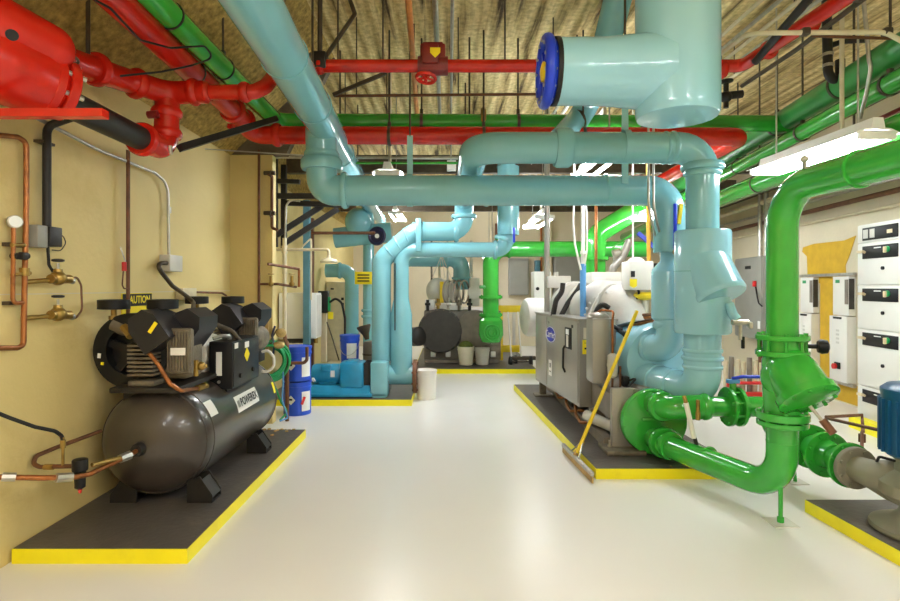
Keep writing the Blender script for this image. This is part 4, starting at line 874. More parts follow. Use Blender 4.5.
part(t, 'handle_socket', WOODT, lambda b: b.cyl(hm+V((.0, 0, .04)), hm.lerp(top, .12), .020, n=12))
part(t, 'socket_brace', STEEL, lambda b: (b.tube([hm+hd*.10+V((0, 0, .05)), hm.lerp(top, .13)], .006, 0, 8), b.tube([hm-hd*.10+V((0, 0, .05)), hm.lerp(top, .13)], .006, 0, 8)))

# ------------------------------------------------------------------ in-line pump at the edge of the frame
t = thing('inline_pump', (2.65, 3.08, .08), 'grey cast in-line pump with a blue motor standing on the dark pad', 'pump')
px_, py_ = 2.66, 3.06
part(t, 'motor', BLUE, lambda b: (b.lathe((px_, py_, .50), Z, [(0, .17), (.02, .195), (.33, .195), (.36, .20), (.375, .20), (.40, .17), (.41, .06)], 40), [b.box((px_+math.cos(a)*.195, py_+math.sin(a)*.195, .67), (.03, .012, .30), rot=M.Rotation(a, 3, 'Z')) for a in [2*PI*k/26 for k in range(26)]]), 'blue ribbed motor')
part(t, 'volute', CASTG, lambda b: (b.lathe((px_, py_, .22), Z, [(0, .10), (.03, .17), (.07, .21), (.13, .21), (.18, .17), (.20, .14), (.25, .13), (.28, .16)], 40), b.tube([(2.515, 3.38, .337), (2.53, 3.28, .335), (2.58, 3.18, .33), (px_, py_, .32)], [.075, .085, .12, .14], 0, 24), b.tube([(px_, py_, .30), (px_+.1, py_-.3, .30)], .10, 0, 24)))
part(t, 'pedestal', CASTG, lambda b: b.lathe((px_, py_, .083), Z, [(0, .25), (.012, .255), (.03, .25), (.06, .16), (.10, .12), (.15, .11)], 40))
fl(t, (2.515, 3.385, .337), Yv, .128, .035, CASTG, 8, .012)
part(t, 'rib_arm', CASTG, lambda b: b.tube([(2.48, 3.36, .30), (2.54, 3.22, .36), (2.58, 3.14, .38)], .022, .02, 10))
part(t, 'seal_line', BLK, lambda b: b.tube([(2.53, 3.24, .42), (2.50, 3.18, .47), (2.56, 3.1, .46)], .008, .02, 8))
t = thing('strut_frame', (2.5, 3.6, .3), 'rusty steel angle frame reaching in above the pump flange', 'bracket')
part(t, 'long_bar', RUST, lambda b: b.tube([P(826, 418, 3.9), P(905, 436, 3.2)], .011, 0, 8))
part(t, 'short_bar', RUST, lambda b: b.tube([P(826, 417, 3.9), P(862, 415, 4.0), P(863, 432, 3.9)], .012, 0, 8))
part(t, 'drop_rod', RUST, lambda b: (b.tube([P(862, 432, 3.7), P(862, 458, 3.5)], .010, 0, 8), b.cyl(P(862, 434, 3.7), P(862, 442, 3.7), .022, n=10)))

# ------------------------------------------------------------------ electrical wall
def wbox(b, y0, y1, z0, z1, o0, o1, bev=0):
    c = (WR(y0, o0, z0)+WR(y1, o0, z0)+WR(y0, o1, z1)+WR(y1, o1, z1))/4
    L = (WR(y1, 0, 0)-WR(y0, 0, 0)).length
    b.box(c, (abs(o1-o0), L, z1-z0), RZ, bev)
t = thing('motor_control_column', WR(5.4, .25, 0), 'tall white column of stacked breaker sections with black plates and selector knobs', 'electrical cabinet')
ya, yb_, of = 5.0, 5.78, .50
part(t, 'cabinet', WHITE, lambda b: wbox(b, ya, yb_, .08, 2.10, 0, of-.01))
rows = [(1.91, 2.09), (1.475, 1.90), (1.02, 1.465), (.43, 1.01), (.09, .42)]
for k, (z0, z1) in enumerate(rows):
    d = part(t, 'door', WHITE, lambda b: wbox(b, ya+.10, yb_-.01, z0, z1, of-.012, of+.006, .004))
    hp = .13 if k else .13
    part(d, 'operator_plate', BLK, lambda b: wbox(b, ya+.17, yb_-.10, z1-.03-hp, z1-.03, of+.006, of+.016, .003))
    if k == 0:
        for q_ in (0, .1): part(d, 'meter_window', LGREY, lambda b: wbox(b, yb_-.19-q_, yb_-.12-q_, z1-.14, z1-.05, of+.016, of+.02))
        part(d, 'indicator', IVORY, lambda b: wbox(b, ya+.24, ya+.31, z1-.115, z1-.08, of+.016, of+.02))
    else:
        part(d, 'disconnect_handle', IVORY, lambda b: (b.cyl(WR(yb_-.15, of+.016, z1-.095), WR(yb_-.14, of+.045, z1-.08), .014, n=10), b.box(WR(yb_-.12, of+.045, z1-.085), (.03, .09, .028), RZ, .006)))
        part(d, 'selector_knob', GSEL, lambda b: (b.cyl(WR(ya+.30, of+.016, z1-.08), WR(ya+.30, of+.035, z1-.08), .03, n=16),), 'green selector ring')
        part(d, 'selector_lever', IVORY, lambda b: b.box(WR(ya+.30, of+.045, z1-.085), (.02, .03, .06), RZ, .005))
        part(d, 'door_latch', BLK, lambda b: b.cyl(WR(ya+.38, of, (z0+z1)/2-.05), WR(ya+.38, of+.02, (z0+z1)/2-.05), .018, n=14))
        part(d, 'plate_lettering', PAPER, lambda b: wbox(b, ya+.40, ya+.50, z1-.06, z1-.05, of+.016, of+.0175))
part(t, 'wireway_strip', WHITE, lambda b: wbox(b, ya, ya+.085, .09, 2.09, of-.012, of+.004, .003))
def vfd(y0, y1, label, knob):
    t = thing('drive_cabinet', WR((y0+y1)/2, .2, .6), label, 'electrical cabinet', )
    o = .11
    part(t, 'lower_box', WHITE, lambda b: wbox(b, y0, y1, .285, 1.09, 0, o, .004))
    part(t, 'upper_box', WHITE, lambda b: wbox(b, y0+.01, y1-.02, 1.10, 1.58, 0, o-.03, .004))
    part(t, 'side_grille', DDISC, lambda b: wbox(b, y0+.004, y0+.012, 1.18, 1.55, o-.09, o-.03))
    part(t, 'keypad', TAUPE, lambda b: wbox(b, y0+.02, y0+.08, 1.24, 1.54, o-.03, o-.022))
    part(t, 'name_plate', INK, lambda b: wbox(b, y0+.10, y1-.08, .1+.955, 1.08, o, o+.004))
    part(t, 'maker_mark', GSEL, lambda b: wbox(b, y1-.16, y1-.08, 1.50, 1.54, o-.03, o-.026))
    part(t, 'danger_print', LGREY, lambda b: [wbox(b, y0+.15, y1-.14, .75+.05*k, .775+.05*k, o, o+.003) for k in range(4)])
    if knob: 
        part(t, 'disconnect_plate', BLK, lambda b: wbox(b, y0+.12, y0+.22, .44, .52, o, o+.02, .004))
        part(t, 'disconnect_knob', REDK, lambda b: b.cyl(WR(y0+.19, o+.02, .47), WR(y0+.19, o+.05, .47), .035, n=16), 'red disconnect knob')
vfd(6.62, 6.97, 'white drive cabinet with red knob on the wall next to the breaker column', True)
vfd(7.38, 7.72, 'white drive cabinet half hidden by the upright green pipe', False)
tag(MB().box(WR(7.2, .06, 1.605), (.04, 1.30, .035), RZ).build('support_strut', STEEL), 'grey strut rail above the two white drive cabinets', 'rail')
tag(MB().box(WR(7.2, .06, .262), (.04, 1.30, .035), RZ).build('support_strut', STEEL), 'grey strut rail under the two white drive cabinets', 'rail')
def patch(b, pts, off=.003):
    vs = [WR(y, off, z) for y, z in pts]; b.prism(vs, RN*.003)
b = MB(); patch(b, [(6.62, 2.07), (6.85, 2.03), (7.5, 2.04), (7.78, 2.01), (7.80, 1.95), (7.68, 1.88), (7.66, 1.50), (6.80, 1.50), (6.82, 1.72), (6.74, 1.84)])
tag(b.build('bare_wall_patch', YPATCH), 'mustard yellow unpainted patch on the wall above the white drive cabinets', 'wall patch')
b = MB(); patch(b, [(6.99, 1.5), (7.36, 1.5), (7.36, .24), (7.5, .22), (7.45, .02), (6.30, .02), (6.35, .26), (6.99, .26)])
tag(b.build('bare_wall_patch', YPATCH), 'mustard yellow unpainted strip on the wall between and below the drive cabinets', 'wall patch')
t = thing('disconnect_panel', WR(8.85, .1, 1), 'large grey wall panel behind the upright green pipe with two conduits rising from it', 'electrical cabinet')
part(t, 'cabinet', PANEL, lambda b: wbox(b, 8.42, 9.42, .62, 1.93, 0, .25, .01))
part(t, 'door', PANEL, lambda b: wbox(b, 8.44, 9.40, .64, 1.91, .25, .265, .006))
part(t, 'operating_handle', REDK, lambda b: b.box(WR(8.62, .29, 1.50), (.05, .05, .09), RZ, .01), 'red operating handle')
part(t, 'door_label', INK, lambda b: wbox(b, 8.8, 9.0, 1.74, 1.79, .265, .269))
part(t, 'small_label', PAPER, lambda b: wbox(b, 8.48, 8.56, .80, .92, .265, .269))
part(t, 'cable_loop', RUBBER, lambda b: b.tube([WR(8.62, .27, 1.45), WR(8.5, .30, 1.3), WR(8.45, .30, 1.2), WR(8.42, .26, 1.15)], .012, .05, 8))
for y_ in (8.80, 8.60): part(t, 'conduit', STEEL, lambda b: b.cyl(WR(y_, .12, 1.93), WR(y_, .12, CEIL), .035, n=14))
for y_ in (8.80, 8.65): part(t, 'lower_conduit', RUST, lambda b: b.cyl(WR(y_, .12, .0), WR(y_, .12, .63), .03, n=12))
# stored pipes behind a red rail
t = thing('pipe_rack', WR(8.2, .8, 0), 'low red railed rack of stored tan pipes at the foot of the grey wall panel', 'rack')
r0, r1 = P(728, 383, 7.4), P(771, 383, 7.15)
part(t, 'top_rail', REDK, lambda b: b.cyl(r0, r1, .022, n=12), 'red top rail')
part(t, 'bottom_rail', REDK, lambda b: b.box(((r0.x+r1.x)/2, (r0.y+r1.y)/2, .03), (.60, .06, .06)), 'red bottom rail')
for q_ in (r0, r1): part(t, 'post', REDK, lambda b: b.cyl((q_.x, q_.y, 0), q_, .02, n=10))
for k in range(7):
    q_ = r0.lerp(r1, (k+.5)/7); tag(MB().cyl((q_.x, q_.y+.14+.02*(k % 2), .001), (q_.x+.01, q_.y+.16, .44+.03*(k*5 % 3)), .032, n=14).build('stored_pipe', [CREAM, TAUPE, CREAM][k % 3]), 'tan pipe offcut standing in the low red railed rack', 'pipe offcut', 'pipe offcuts in the red rack')
# ------------------------------------------------------------------ small pump on the second pad
t = thing('base_mounted_pump', (-1.3, 7.0, .08), 'bright blue pump with motor and guard on its base on the yellow edged pad', 'pump')
part(t, 'base_plate', PUMPB, lambda b: (b.bb((-1.78, 6.78, .085), (-.93, 7.3, .13), .01), b.prism([(-1.76, 6.80, .13), (-1.74, 6.86, .22), (-1.74, 7.24, .22), (-1.76, 7.28, .13)], (.80, 0, 0))))
part(t, 'base_skirt', BLK, lambda b: b.bb((-1.80, 6.77, .082), (-.92, 7.31, .092)))
part(t, 'motor', PUMPB, lambda b: (b.lathe((-1.72, 7.03, .345), X, [(0, .06), (.01, .11), (.05, .125), (.34, .125), (.38, .11), (.42, .09)], 32), b.bb((-1.62, 6.95, .21), (-1.40, 7.12, .25)), b.bb((-1.58, 6.88, .40), (-1.46, 6.98, .48), .01)))
part(t, 'motor_label', PAPER, lambda b: b.bb((-1.46, 6.895, .32), (-1.41, 6.905, .40)))
part(t, 'motor_label', PAPER, lambda b: b.cyl((-1.69, 6.93, .28), (-1.66, 6.925, .29), .03, n=10))
part(t, 'coupling_guard', PUMPB, lambda b: (b.box((-1.19, 6.98, .35), (.30, .30, .32), bev=.03), b.bb((-1.27, 6.85, .49), (-1.12, 7.1, .525), .01)))
part(t, 'bearing_frame', BLACKP, lambda b: (b.cyl((-1.06, 7.02, .34), (-.90, 7.02, .34), .10, n=20), [b.bb((-1.04, 6.87+.09*k, .2), (-.93, 6.89+.09*k, .50)) for k in range(4)]))
part(t, 'pump_casing', CYAN, lambda b: b.box((-.845, 7.06, .30), (.215, .52, .44), bev=.025), 'blue-green pump casing')
part(t, 'casing_foot', CYAN, lambda b: b.bb((-.93, 6.80, .08), (-.76, 7.30, .12)))
tag(MB().bb((-1.68, 7.52, .085), (-.92, 7.92, .395), .01).build('concrete_block', CREAM), 'pale block behind the blue pump carrying two pails', 'block')
def pail(loc, r, h, m, label, lidm=None, lab=None, hand=True, taper=.9, group=None):
    t = thing('pail', loc, label, 'bucket', group); x, y, z = loc
    part(t, 'body', m, lambda b: b.lathe(loc, Z, [(0, r*taper-.006), (.006, r*taper), (h*.78, r*.975), (h*.78, r*1.03), (h*.84, r*1.03), (h*.84, r*.99), (h*.93, r), (h*.93, r*1.035), (h*.97, r*1.035), (h*.97, r)], 36))
    if lidm: part(t, 'lid', lidm, lambda b: b.lathe((x, y, z+h*.955), Z, [(0, r*1.045), (h*.05, r*1.045), (h*.055, r*1.0), (h*.04, r*.96)], 36))
    if lab:
        def lb(b):
            n = 8; vs = []; fs = []
            for i in range(n+1):
                a = lab[0]+(lab[1]-lab[0])*i/n
                for f in (.18, .72):
                    rr = r*(taper+(.975-taper)*f/.78)+.003; vs.append((x+rr*math.cos(a), y+rr*math.sin(a), z+h*f))
            for i in range(n): fs.append([2*i, 2*i+2, 2*i+3, 2*i+1])
            b.add(vs, fs)
        part(t, 'label', PAPER, lb, 'white label')
    if hand: part(t, 'bail_handle', STEEL, lambda b: b.tube([(x+r*1.04*math.cos(PI+PI*k/12), y-.02+r*1.06*math.sin(PI+PI*k/12), z+h*.80-.5*h*math.sin(PI*k/12)) for k in range(13)], .004, 0, 6))
    return t
pail((-1.36, 7.7, .396), .135, .385, BLUEP, 'blue pail with white label on the pale block behind the blue pump', BLUEP, (-PI*.55, -PI*.2))
t = thing('canister', (-1.06, 7.72, .396), 'dusty grey round canister beside the blue pail on the pale block', 'canister')
part(t, 'body', TAUPE, lambda b: b.lathe((-1.06, 7.72, .396), Z, [(0, .10), (.02, .115), (.10, .12), (.25, .118), (.29, .10), (.30, .05)], 30))
part(t, 'band', DSTEEL, lambda b: b.lathe((-1.06, 7.72, .5), Z, [(0, .119), (0, .124), (.02, .124), (.02, .119)], 30, capped=False))
tag(MB().lathe((-1.14, 7.72, .79), (-.3, .1, 1), [(-.08, .03), (.0, .05), (.10, .10), (.12, .10), (.11, .09)], 24).build('funnel', DSTEEL), 'dark funnel resting on the grey canister', 'funnel')
pail((-.27, 7.15, 0), .135, .375, WHITE, 'white plastic pail on the floor at the corner of the pump pad', WHITE, None, False, .93)
# blue pails by the compressor
drum = pail((-1.72, 6.32, 0), .158, .385, BLUEP, 'lower blue pail of the stack of two behind the green hose', None, None, False, .98)
pd = pail((-1.72, 6.32, .386), .158, .385, BLUEP, 'upper blue pail of the stack of two behind the green hose', BLUEP, None, False, .98)
for dd, z0, ang in ((drum, 0, -1.15), (pd, .386, -1.15)):
    def lb(b, z0=z0):
        n = 6; vs = []; fs = []
        for i in range(n+1):
            a = -1.0+.75*i/n
            for f in (.05, .27): vs.append((-1.72+.1605*math.cos(a), 6.32+.1605*math.sin(a), z0+f))
        for i in range(n): fs.append([2*i, 2*i+2, 2*i+3, 2*i+1])
        b.add(vs, fs)
    part(dd, 'label', PAPER, lb, 'white label')
    q = V((-1.72+.163*math.cos(-1.75), 6.32+.163*math.sin(-1.75), z0+.18)); rr = M.Rotation(-1.75+PI/2, 3, 'Z') @ M.Rotation(PI/4, 3, 'Y')
    part(dd, 'hazard_diamond', PAPER, lambda b: b.box(q, (.075, .004, .075), rot=rr), 'white diamond')
    part(dd, 'hazard_mark', INK, lambda b: b.box(q+V((-.0005, -.003, .008)), (.035, .003, .02), rot=M.Rotation(-1.75+PI/2, 3, 'Z')))
q = V((-1.72+.1635*math.cos(-.9), 6.32+.1635*math.sin(-.9), .17))
part(drum, 'red_flash', REDK, lambda b: b.box(q, (.03, .004, .09), rot=M.Rotation(-.9+PI/2, 3, 'Z') @ M.Rotation(.4, 3, 'Y')), 'red flash')
# green hose coil, rag, stick
t = thing('hose_coil', P(271, 385, 5.75), 'coil of green hose hanging at the end of the compressor', 'hose')
part(t, 'hose', HOSEG, lambda b: [b.torus(P(270+random.uniform(-1.5, 1.5), 362+random.uniform(-2, 2), 5.70+.02*k), (.55, -.8, .12*math.sin(k)), .155+.012*(k % 6), .012, 30, 8) for k in range(11)])
part(t, 'hose_tail', HOSEG, lambda b: b.tube([P(274, 384, 5.72), P(281, 402, 5.75), P(288, 412, 5.8), P(280, 420, 5.7)], .011, .05, 8))
part(t, 'hook', DSTEEL, lambda b: b.tube([(-1.80, 5.82, 1.0), P(271, 340, 5.80), P(271, 344, 5.72)], .008, .02, 8))
tag(MB().tube([P(283, 372, 5.6), P(283, 385, 5.62), P(282, 400, 5.6), P(288, 418, 5.5), P(280, 421, 5.4)], .008, .03, 8).build('blue_air_line', SKYB), 'thin blue air line trailing to the floor beside the hose', 'hose')
b = MB()
for k in range(26): 
    x = -1.62+random.uniform(-.14, .16); y = 5.25+random.uniform(-.2, .3); zz = .088 if (x < -1.36 and y < 5.3) else .008
    b.box((x, y, zz), (random.uniform(.02, .06), random.uniform(.015, .03), .01), random.uniform(0, 3))
o = b.build('floor_litter', WOODT); o['kind'] = 'stuff'; tag(o, 'scatter of tan debris on the floor behind the compressor', 'debris')
t = thing('hanging_respirator', P(279, 338, 5.8), 'tan dust mask and blue straps hanging on the pilaster', 'mask')
part(t, 'mask', RAG, lambda b: (b.ball(P(281, 333, 5.74), .055, .04, .05), b.ball(P(279, 345, 5.74), .06, .04, .04)))
part(t, 'strap', NAVY, lambda b: b.tube([P(275, 326, 5.76), P(272, 335, 5.76), P(274, 345, 5.74), P(273, 358, 5.76)], .012, .03, 8))
tag(MB().box(P(267, 330, 5.78), (.035, .02, .42)).build('wooden_stick', WOODT), 'tan wooden stick upright on the pilaster beside the mask', 'stick')
# ------------------------------------------------------------------ shower, small pipes and brackets by the pilaster
t = thing('safety_shower', (-1.89, 6.38, 0), 'cream safety shower with upright pipe, braced arm and round head', 'shower')
part(t, 'riser', CREAM, lambda b: b.tube([(-1.89, 6.40, .90), (-1.89, 6.40, 2.02)], .024, 0, 14))
part(t, 'arm', CREAM, lambda b: b.tube([(-1.98, 6.40, 1.885), (-1.375, 6.40, 1.885), (-1.375, 6.40, 1.82)], .018, .05, 14))
part(t, 'brace', CREAM, lambda b: b.tube([(-1.72, 6.40, 1.885), (-1.58, 6.40, 2.02), (-1.58, 6.40, 1.30)], .010, .01, 10))
part(t, 'shower_head', CREAM, lambda b: b.lathe((-1.375, 6.40, 1.82), -Z, [(0, .02), (.03, .03), (.05, .085), (.075, .105), (.085, .10)], 30))
part(t, 'tee', CREAM, lambda b: (b.cyl((-1.89, 6.40, 1.84), (-1.89, 6.40, 1.93), .034, n=14), b.cyl((-1.89, 6.40, 1.60), (-1.89, 6.40, 1.68), .03, n=12)))
part(t, 'floor_pipe', RUST, lambda b: b.tube([(-1.73, 5.95, .0), (-1.73, 5.95, .84), (-1.87, 6.36, .84), (-1.89, 6.40, .92)], .022, .04, 12), 'rusty floor pipe')
t = thing('drain_pipe', (-1.75, 6.05, .5), 'rusty brown pipe elbow in front of the blue pails', 'pipe')
part(t, 'pipe', RUST, lambda b: b.tube([P(288, 363, 5.95), P(304, 363, 6.0), P(307, 360, 6.0), P(307, 347, 6.0)], .018, .04, 12))
def pp(name, label, cat, pts, r, m, bend=.04): return tag(MB().tube([P(*p) for p in pts], r, bend, 12).build(name, m), label, cat)
pp('brown_drop_pipe', 'slim rusty pipe running down the face of the pilaster', 'pipe', [(259, 150, 5.79), (259, 335, 5.79)], .014, RUST)
t = thing('pipe_dropper', P(272, 250, 5.78), 'brown pipe dropper with clamps at the outer edge of the pilaster', 'pipe')
part(t, 'pipe', RUST, lambda b: b.tube([P(268, 174, 5.78), P(272, 176, 5.78), P(272, 228, 5.78), P(278, 230, 5.78)], .016, .03, 12))
for y in (173, 213): part(t, 'clamp', DSTEEL, lambda b: (b.cyl(P(264, y, 5.78), P(275, y, 5.78), .022, n=10), b.torus(P(271, y+1, 5.76), X, .03, .008, 16, 6)))
t = thing('valve_manifold', P(275, 270, 5.76), 'small brown valve manifold on the pilaster above the hanging mask', 'valve')
part(t, 'header', RUST, lambda b: (b.tube([P(268, 264, 5.76), P(299, 269, 6.1)], .015, 0, 10), b.tube([P(260, 284, 5.76), P(278, 284, 5.76), P(296, 287, 6.1)], .014, .02, 10)))
for px in (271, 292): part(t, 'gate_valve', BRASS, lambda b: (b.cyl(P(px, 284, 5.72), P(px, 276, 5.72), .016, n=10), b.ball(P(px, 284, 5.73), .028), b.torus(P(px, 274, 5.72), Z, .028, .006, 16, 6)))
part(t, 'outlet', COPPER, lambda b: b.cyl(P(299, 270, 6.1), P(299, 287, 6.1), .014, n=10))
t = thing('support_bracket', (-1.6, 6.55, 2.5), 'black steel support bracket with two diagonal struts under the blue-green elbow', 'bracket')
def bar(b, p, q, w): 
    d = q-p; b.box((p+q)/2, (d.length, w, w), rot=V((1, 0, 0)).rotation_difference(d).to_matrix())
part(t, 'upright', BLACKP, lambda b: bar(b, P(284, 165, 6.6), P(284, 250, 6.6), .06))
part(t, 'upright', BLACKP, lambda b: bar(b, P(276, 155, 6.5), P(276, 247, 6.5), .04))
for p_, q_, w_ in (((275, 236, 6.5), (322, 206, 6.7), .065), ((285, 243, 6.6), (338, 209, 6.8), .065)): part(t, 'diagonal_strut', BLACKP, lambda b: bar(b, P(*p_), P(*q_), w_))
for p_, q_, w_ in (((275, 196, 6.5), (345, 196, 6.5), .06), ((285, 203, 6.6), (345, 205, 6.6), .06), ((276, 181, 6.5), (300, 182, 6.5), .05)): part(t, 'cross_bar', BLACKP, lambda b: bar(b, P(*p_), P(*q_), w_))
part(t, 'conduit_bend', STEEL, lambda b: b.tube([P(300, 201, 6.4), P(290, 200, 6.4), P(286, 206, 6.4), P(285, 240, 6.4)], .012, .08, 10))
tag(MB().bb(P(303, 345, 7.3), P(309, 200, 7.3)+V((0, .1, 0))).build('steel_column', MBLUE), 'slim blue steel column behind the safety shower', 'column')
tag(MB().bb(V((P(308, 330, 8.0).x, 8.0, .002)), P(313, 218, 8.0)+V((0, .08, 0))).build('service_pipe', RUST), 'brown upright pipe next to the slim blue column', 'pipe')
pp('crosswise_brown_pipe', 'thin brown pipe running crosswise behind the shower head', 'pipe', [(308, 233, 8.0), (375, 233, 8.0)], .022, RUST)
t = thing('wall_heater', (-2.03, 7.6, .75), 'white wall box above the blue pails', 'wall box')
part(t, 'case', WHITE, lambda b: b.bb((-2.28, 7.45, .75), (-1.77, 7.75, 1.37), .01))
part(t, 'side_panel', LGREY, lambda b: b.bb((-1.775, 7.47, .78), (-1.762, 7.73, 1.34)))
part(t, 'fittings', BRASS, lambda b: [b.cyl((-2.2+.1*k, 7.55, .68), (-2.2+.1*k, 7.55, .76), .03, n=10) for k in range(5)])
part(t, 'controls', BLACKP, lambda b: b.bb((-2.18, 7.46, .69), (-1.84, 7.6, .75)))
t = thing('handset', P(323, 300, 8.2), 'black wall handset with a curly black cord in the far left part of the room', 'telephone')
part(t, 'body', BLK, lambda b: b.bb(P(318, 313, 8.2), P(328, 291, 8.2)+V((0, .12, 0)), .01))
part(t, 'indicator_strip', HOSEG, lambda b: b.bb(P(328, 311, 8.19), P(330, 297, 8.19)+V((0, .05, 0))))
part(t, 'cord', RUBBER, lambda b: b.tube([P(330, 302, 8.2), P(336, 298, 8.1), P(342, 303, 8.1), P(345, 318, 8.1), P(345, 334, 8.1)], .018, .1, 8))
part(t, 'paper_tag', YLAB, lambda b: b.bb(P(328, 319, 8.2), P(333, 312, 8.2)+V((0, .02, 0))))
part(t, 'mounting_post', CREAM, lambda b: b.bb(P(321, 362, 8.3), P(326, 313, 8.3)+V((0, .08, 0))))
tag(MB().tube([P(327, 322, 8.1), P(333, 340, 8.0), P(340, 364, 7.9)], .010, .05, 8).build('grey_cable', DSTEEL), 'grey cable slanting down the cream wall beside the handset', 'cable')
t = thing('cream_cabinet', P(336, 345, 10.5), 'tall cream cabinet against the cream wall behind the handset', 'cabinet')
part(t, 'case', CREAM, lambda b: b.bb((-2.28, 10.4, 0), (-1.86, 10.9, 1.55), .02))
part(t, 'front_marks', INK, lambda b: [b.bb((-2.0, 10.39, 1.1+.1*k), (-1.95, 10.399, 1.15+.1*k)) for k in range(2)])
part(t, 'name_strip', INK, lambda b: b.bb((-2.2, 10.39, 1.40), (-2.14, 10.399, 1.43)))

# ------------------------------------------------------------------ second machine on the far pad
t = thing('far_chiller', (.3, 10.2, .08), 'grey far machine with a black round end and white casings on the yellow edged pad', 'chiller')
part(t, 'base_casing', TAUPE, lambda b: (b.bb((-.42, 10.0, .12), (.98, 12.0, 1.02), .02), b.bb((-.40, 9.9, .085), (.95, 12.0, .14))))
part(t, 'round_end', DDISC, lambda b: b.lathe((-.12, 9.95, .66), -Yv, [(0, .38), (.03, .40), (.08, .40), (.12, .37), (.13, .1)], 48), 'black round end cover')
part(t, 'round_end', TAUPE, lambda b: b.lathe((.52, 9.95, .70), -Yv, [(0, .32), (.03, .34), (.08, .34), (.10, .3)], 40))
part(t, 'end_bolts', IRON, lambda b: b.bolts((-.12, 9.85, .66), Yv, .385, 20, .014, .02))
part(t, 'white_casing', WINS, lambda b: (b.ball((-.18, 10.5, 1.38), .22, .4, .25), b.cyl((-.05, 10.2, 1.35), (-.05, 10.9, 1.35), .24, n=28)))
for k in range(4): part(t, 'casing_rib', GREYP, lambda b: b.torus((.02+.10*k, 10.1+.04*k, 1.36), (1, -.5, 0), .21, .018, 30, 8))
part(t, 'terminal_box', LGREY, lambda b: (b.bb((.42, 10.05, 1.10), (.60, 10.4, 1.62), .02), b.cyl((.50, 10.0, 1.35), (.50, 10.2, 1.35), .12, n=24)))
part(t, 'yellow_band', YELP, lambda b: b.bb((-.13, 10.07, 1.15), (-.06, 10.12, 1.55)))
part(t, 'gauge_board', LGREY, lambda b: (b.bb((-.40, 9.97, 1.03), (-.22, 10.2, 1.22), .01), b.bb((-.18, 9.97, 1.03), (.28, 10.2, 1.16), .01)))
for k in range(5): part(t, 'small_valve', [BLACKP, BRASS, STEEL, IRON, BLACKP][k], lambda b: (b.cyl((-.35+.19*k, 9.98, 1.02), (-.35+.19*k, 9.98, 1.22+.02*(k % 3)), .03, n=10), b.box((-.35+.19*k, 9.97, 1.14), (.10, .06, .05), bev=.01)))
for k in range(6): part(t, 'vertical_pipe', [IRON, CREAM, STEEL, RUST, CREAM, STEEL][k], lambda b: b.cyl((-.30+.155*k, 10.7, 1.2), (-.30+.155*k, 10.7, 2.35), .02+.008*(k % 2), n=10))
part(t, 'rope_fan', STEEL, lambda b: [b.tube([(-.10, 10.3, 2.05), (-.28+.12*k, 10.3, 1.62)], .008, 0, 6) for k in range(4)])
part(t, 'base_fittings', LGREY, lambda b: [b.box((-.25+.27*k, 9.93, .24), (.09, .1, .10), bev=.012) for k in range(5)])
part(t, 'black_motor', BLACKP, lambda b: b.lathe((-.62, 9.95, .55), (.5, -.7, .1), [(0, .10), (.02, .17), (.22, .17), (.25, .12)], 24))
part(t, 'side_block', IRON, lambda b: b.bb((.60, 9.90, .14), (.97, 10.1, .40), .01))
t = pail((.33, 9.62, .09), .145, .33, BEIGE, 'beige bucket holding an olive sponge in front of the far machine', None, None, False, .80)
tag(MB().ball((.33, 9.62, .40), .13, .12, .11).build('sponge', OLIVE), 'olive green sponge piled in the beige bucket', 'sponge')
pail((.62, 9.68, .09), .13, .30, LGREY, 'grey bucket between the beige bucket and the green strainer', None, None, False, .86)
t = thing('barrier_stand', (1.05, 10.2, 0), 'yellow steel barrier beside the far green pipe', 'barrier')
for z0, w_ in ((.98, .42), (.24, .40)): part(t, 'rail', YELP, lambda b: b.bb((.95, 10.2, z0), (.95+w_, 10.26, z0+.13), .01))
part(t, 'post', YELP, lambda b: b.bb((.98, 10.21, .09), (1.04, 10.25, 1.1)))
part(t, 'post', LGREY, lambda b: b.bb((1.22, 10.21, .09), (1.27, 10.25, 1.1)), 'grey post')
t = thing('hand_truck', (1.75, 9.7, 0), 'small black wheeled cart standing beyond the end of the chiller', 'cart')
for x, y in ((1.13, 9.8), (1.24, 9.95), (1.50, 9.85)): part(t, 'wheel', RUBBER, lambda b: (b.lathe((x-.03, y, .11), X, [(0, .07), (.01, .105), (.05, .105), (.06, .07)], 24), b.cyl((x-.035, y, .11), (x+.035, y, .11), .04, n=16)))
part(t, 'axle', DSTEEL, lambda b: (b.cyl((1.13, 9.85, .11), (1.52, 9.88, .11), .012, n=8), b.bb((1.15, 9.85, .14), (1.60, 10.0, .20), .01)))
part(t, 'frame', WHITE, lambda b: (b.tube([(1.16, 9.9, .16), (1.10, 9.95, 1.0)], .014, 0, 8), b.tube([(1.34, 9.9, .16), (1.28, 9.95, 1.0)], .014, 0, 8)))
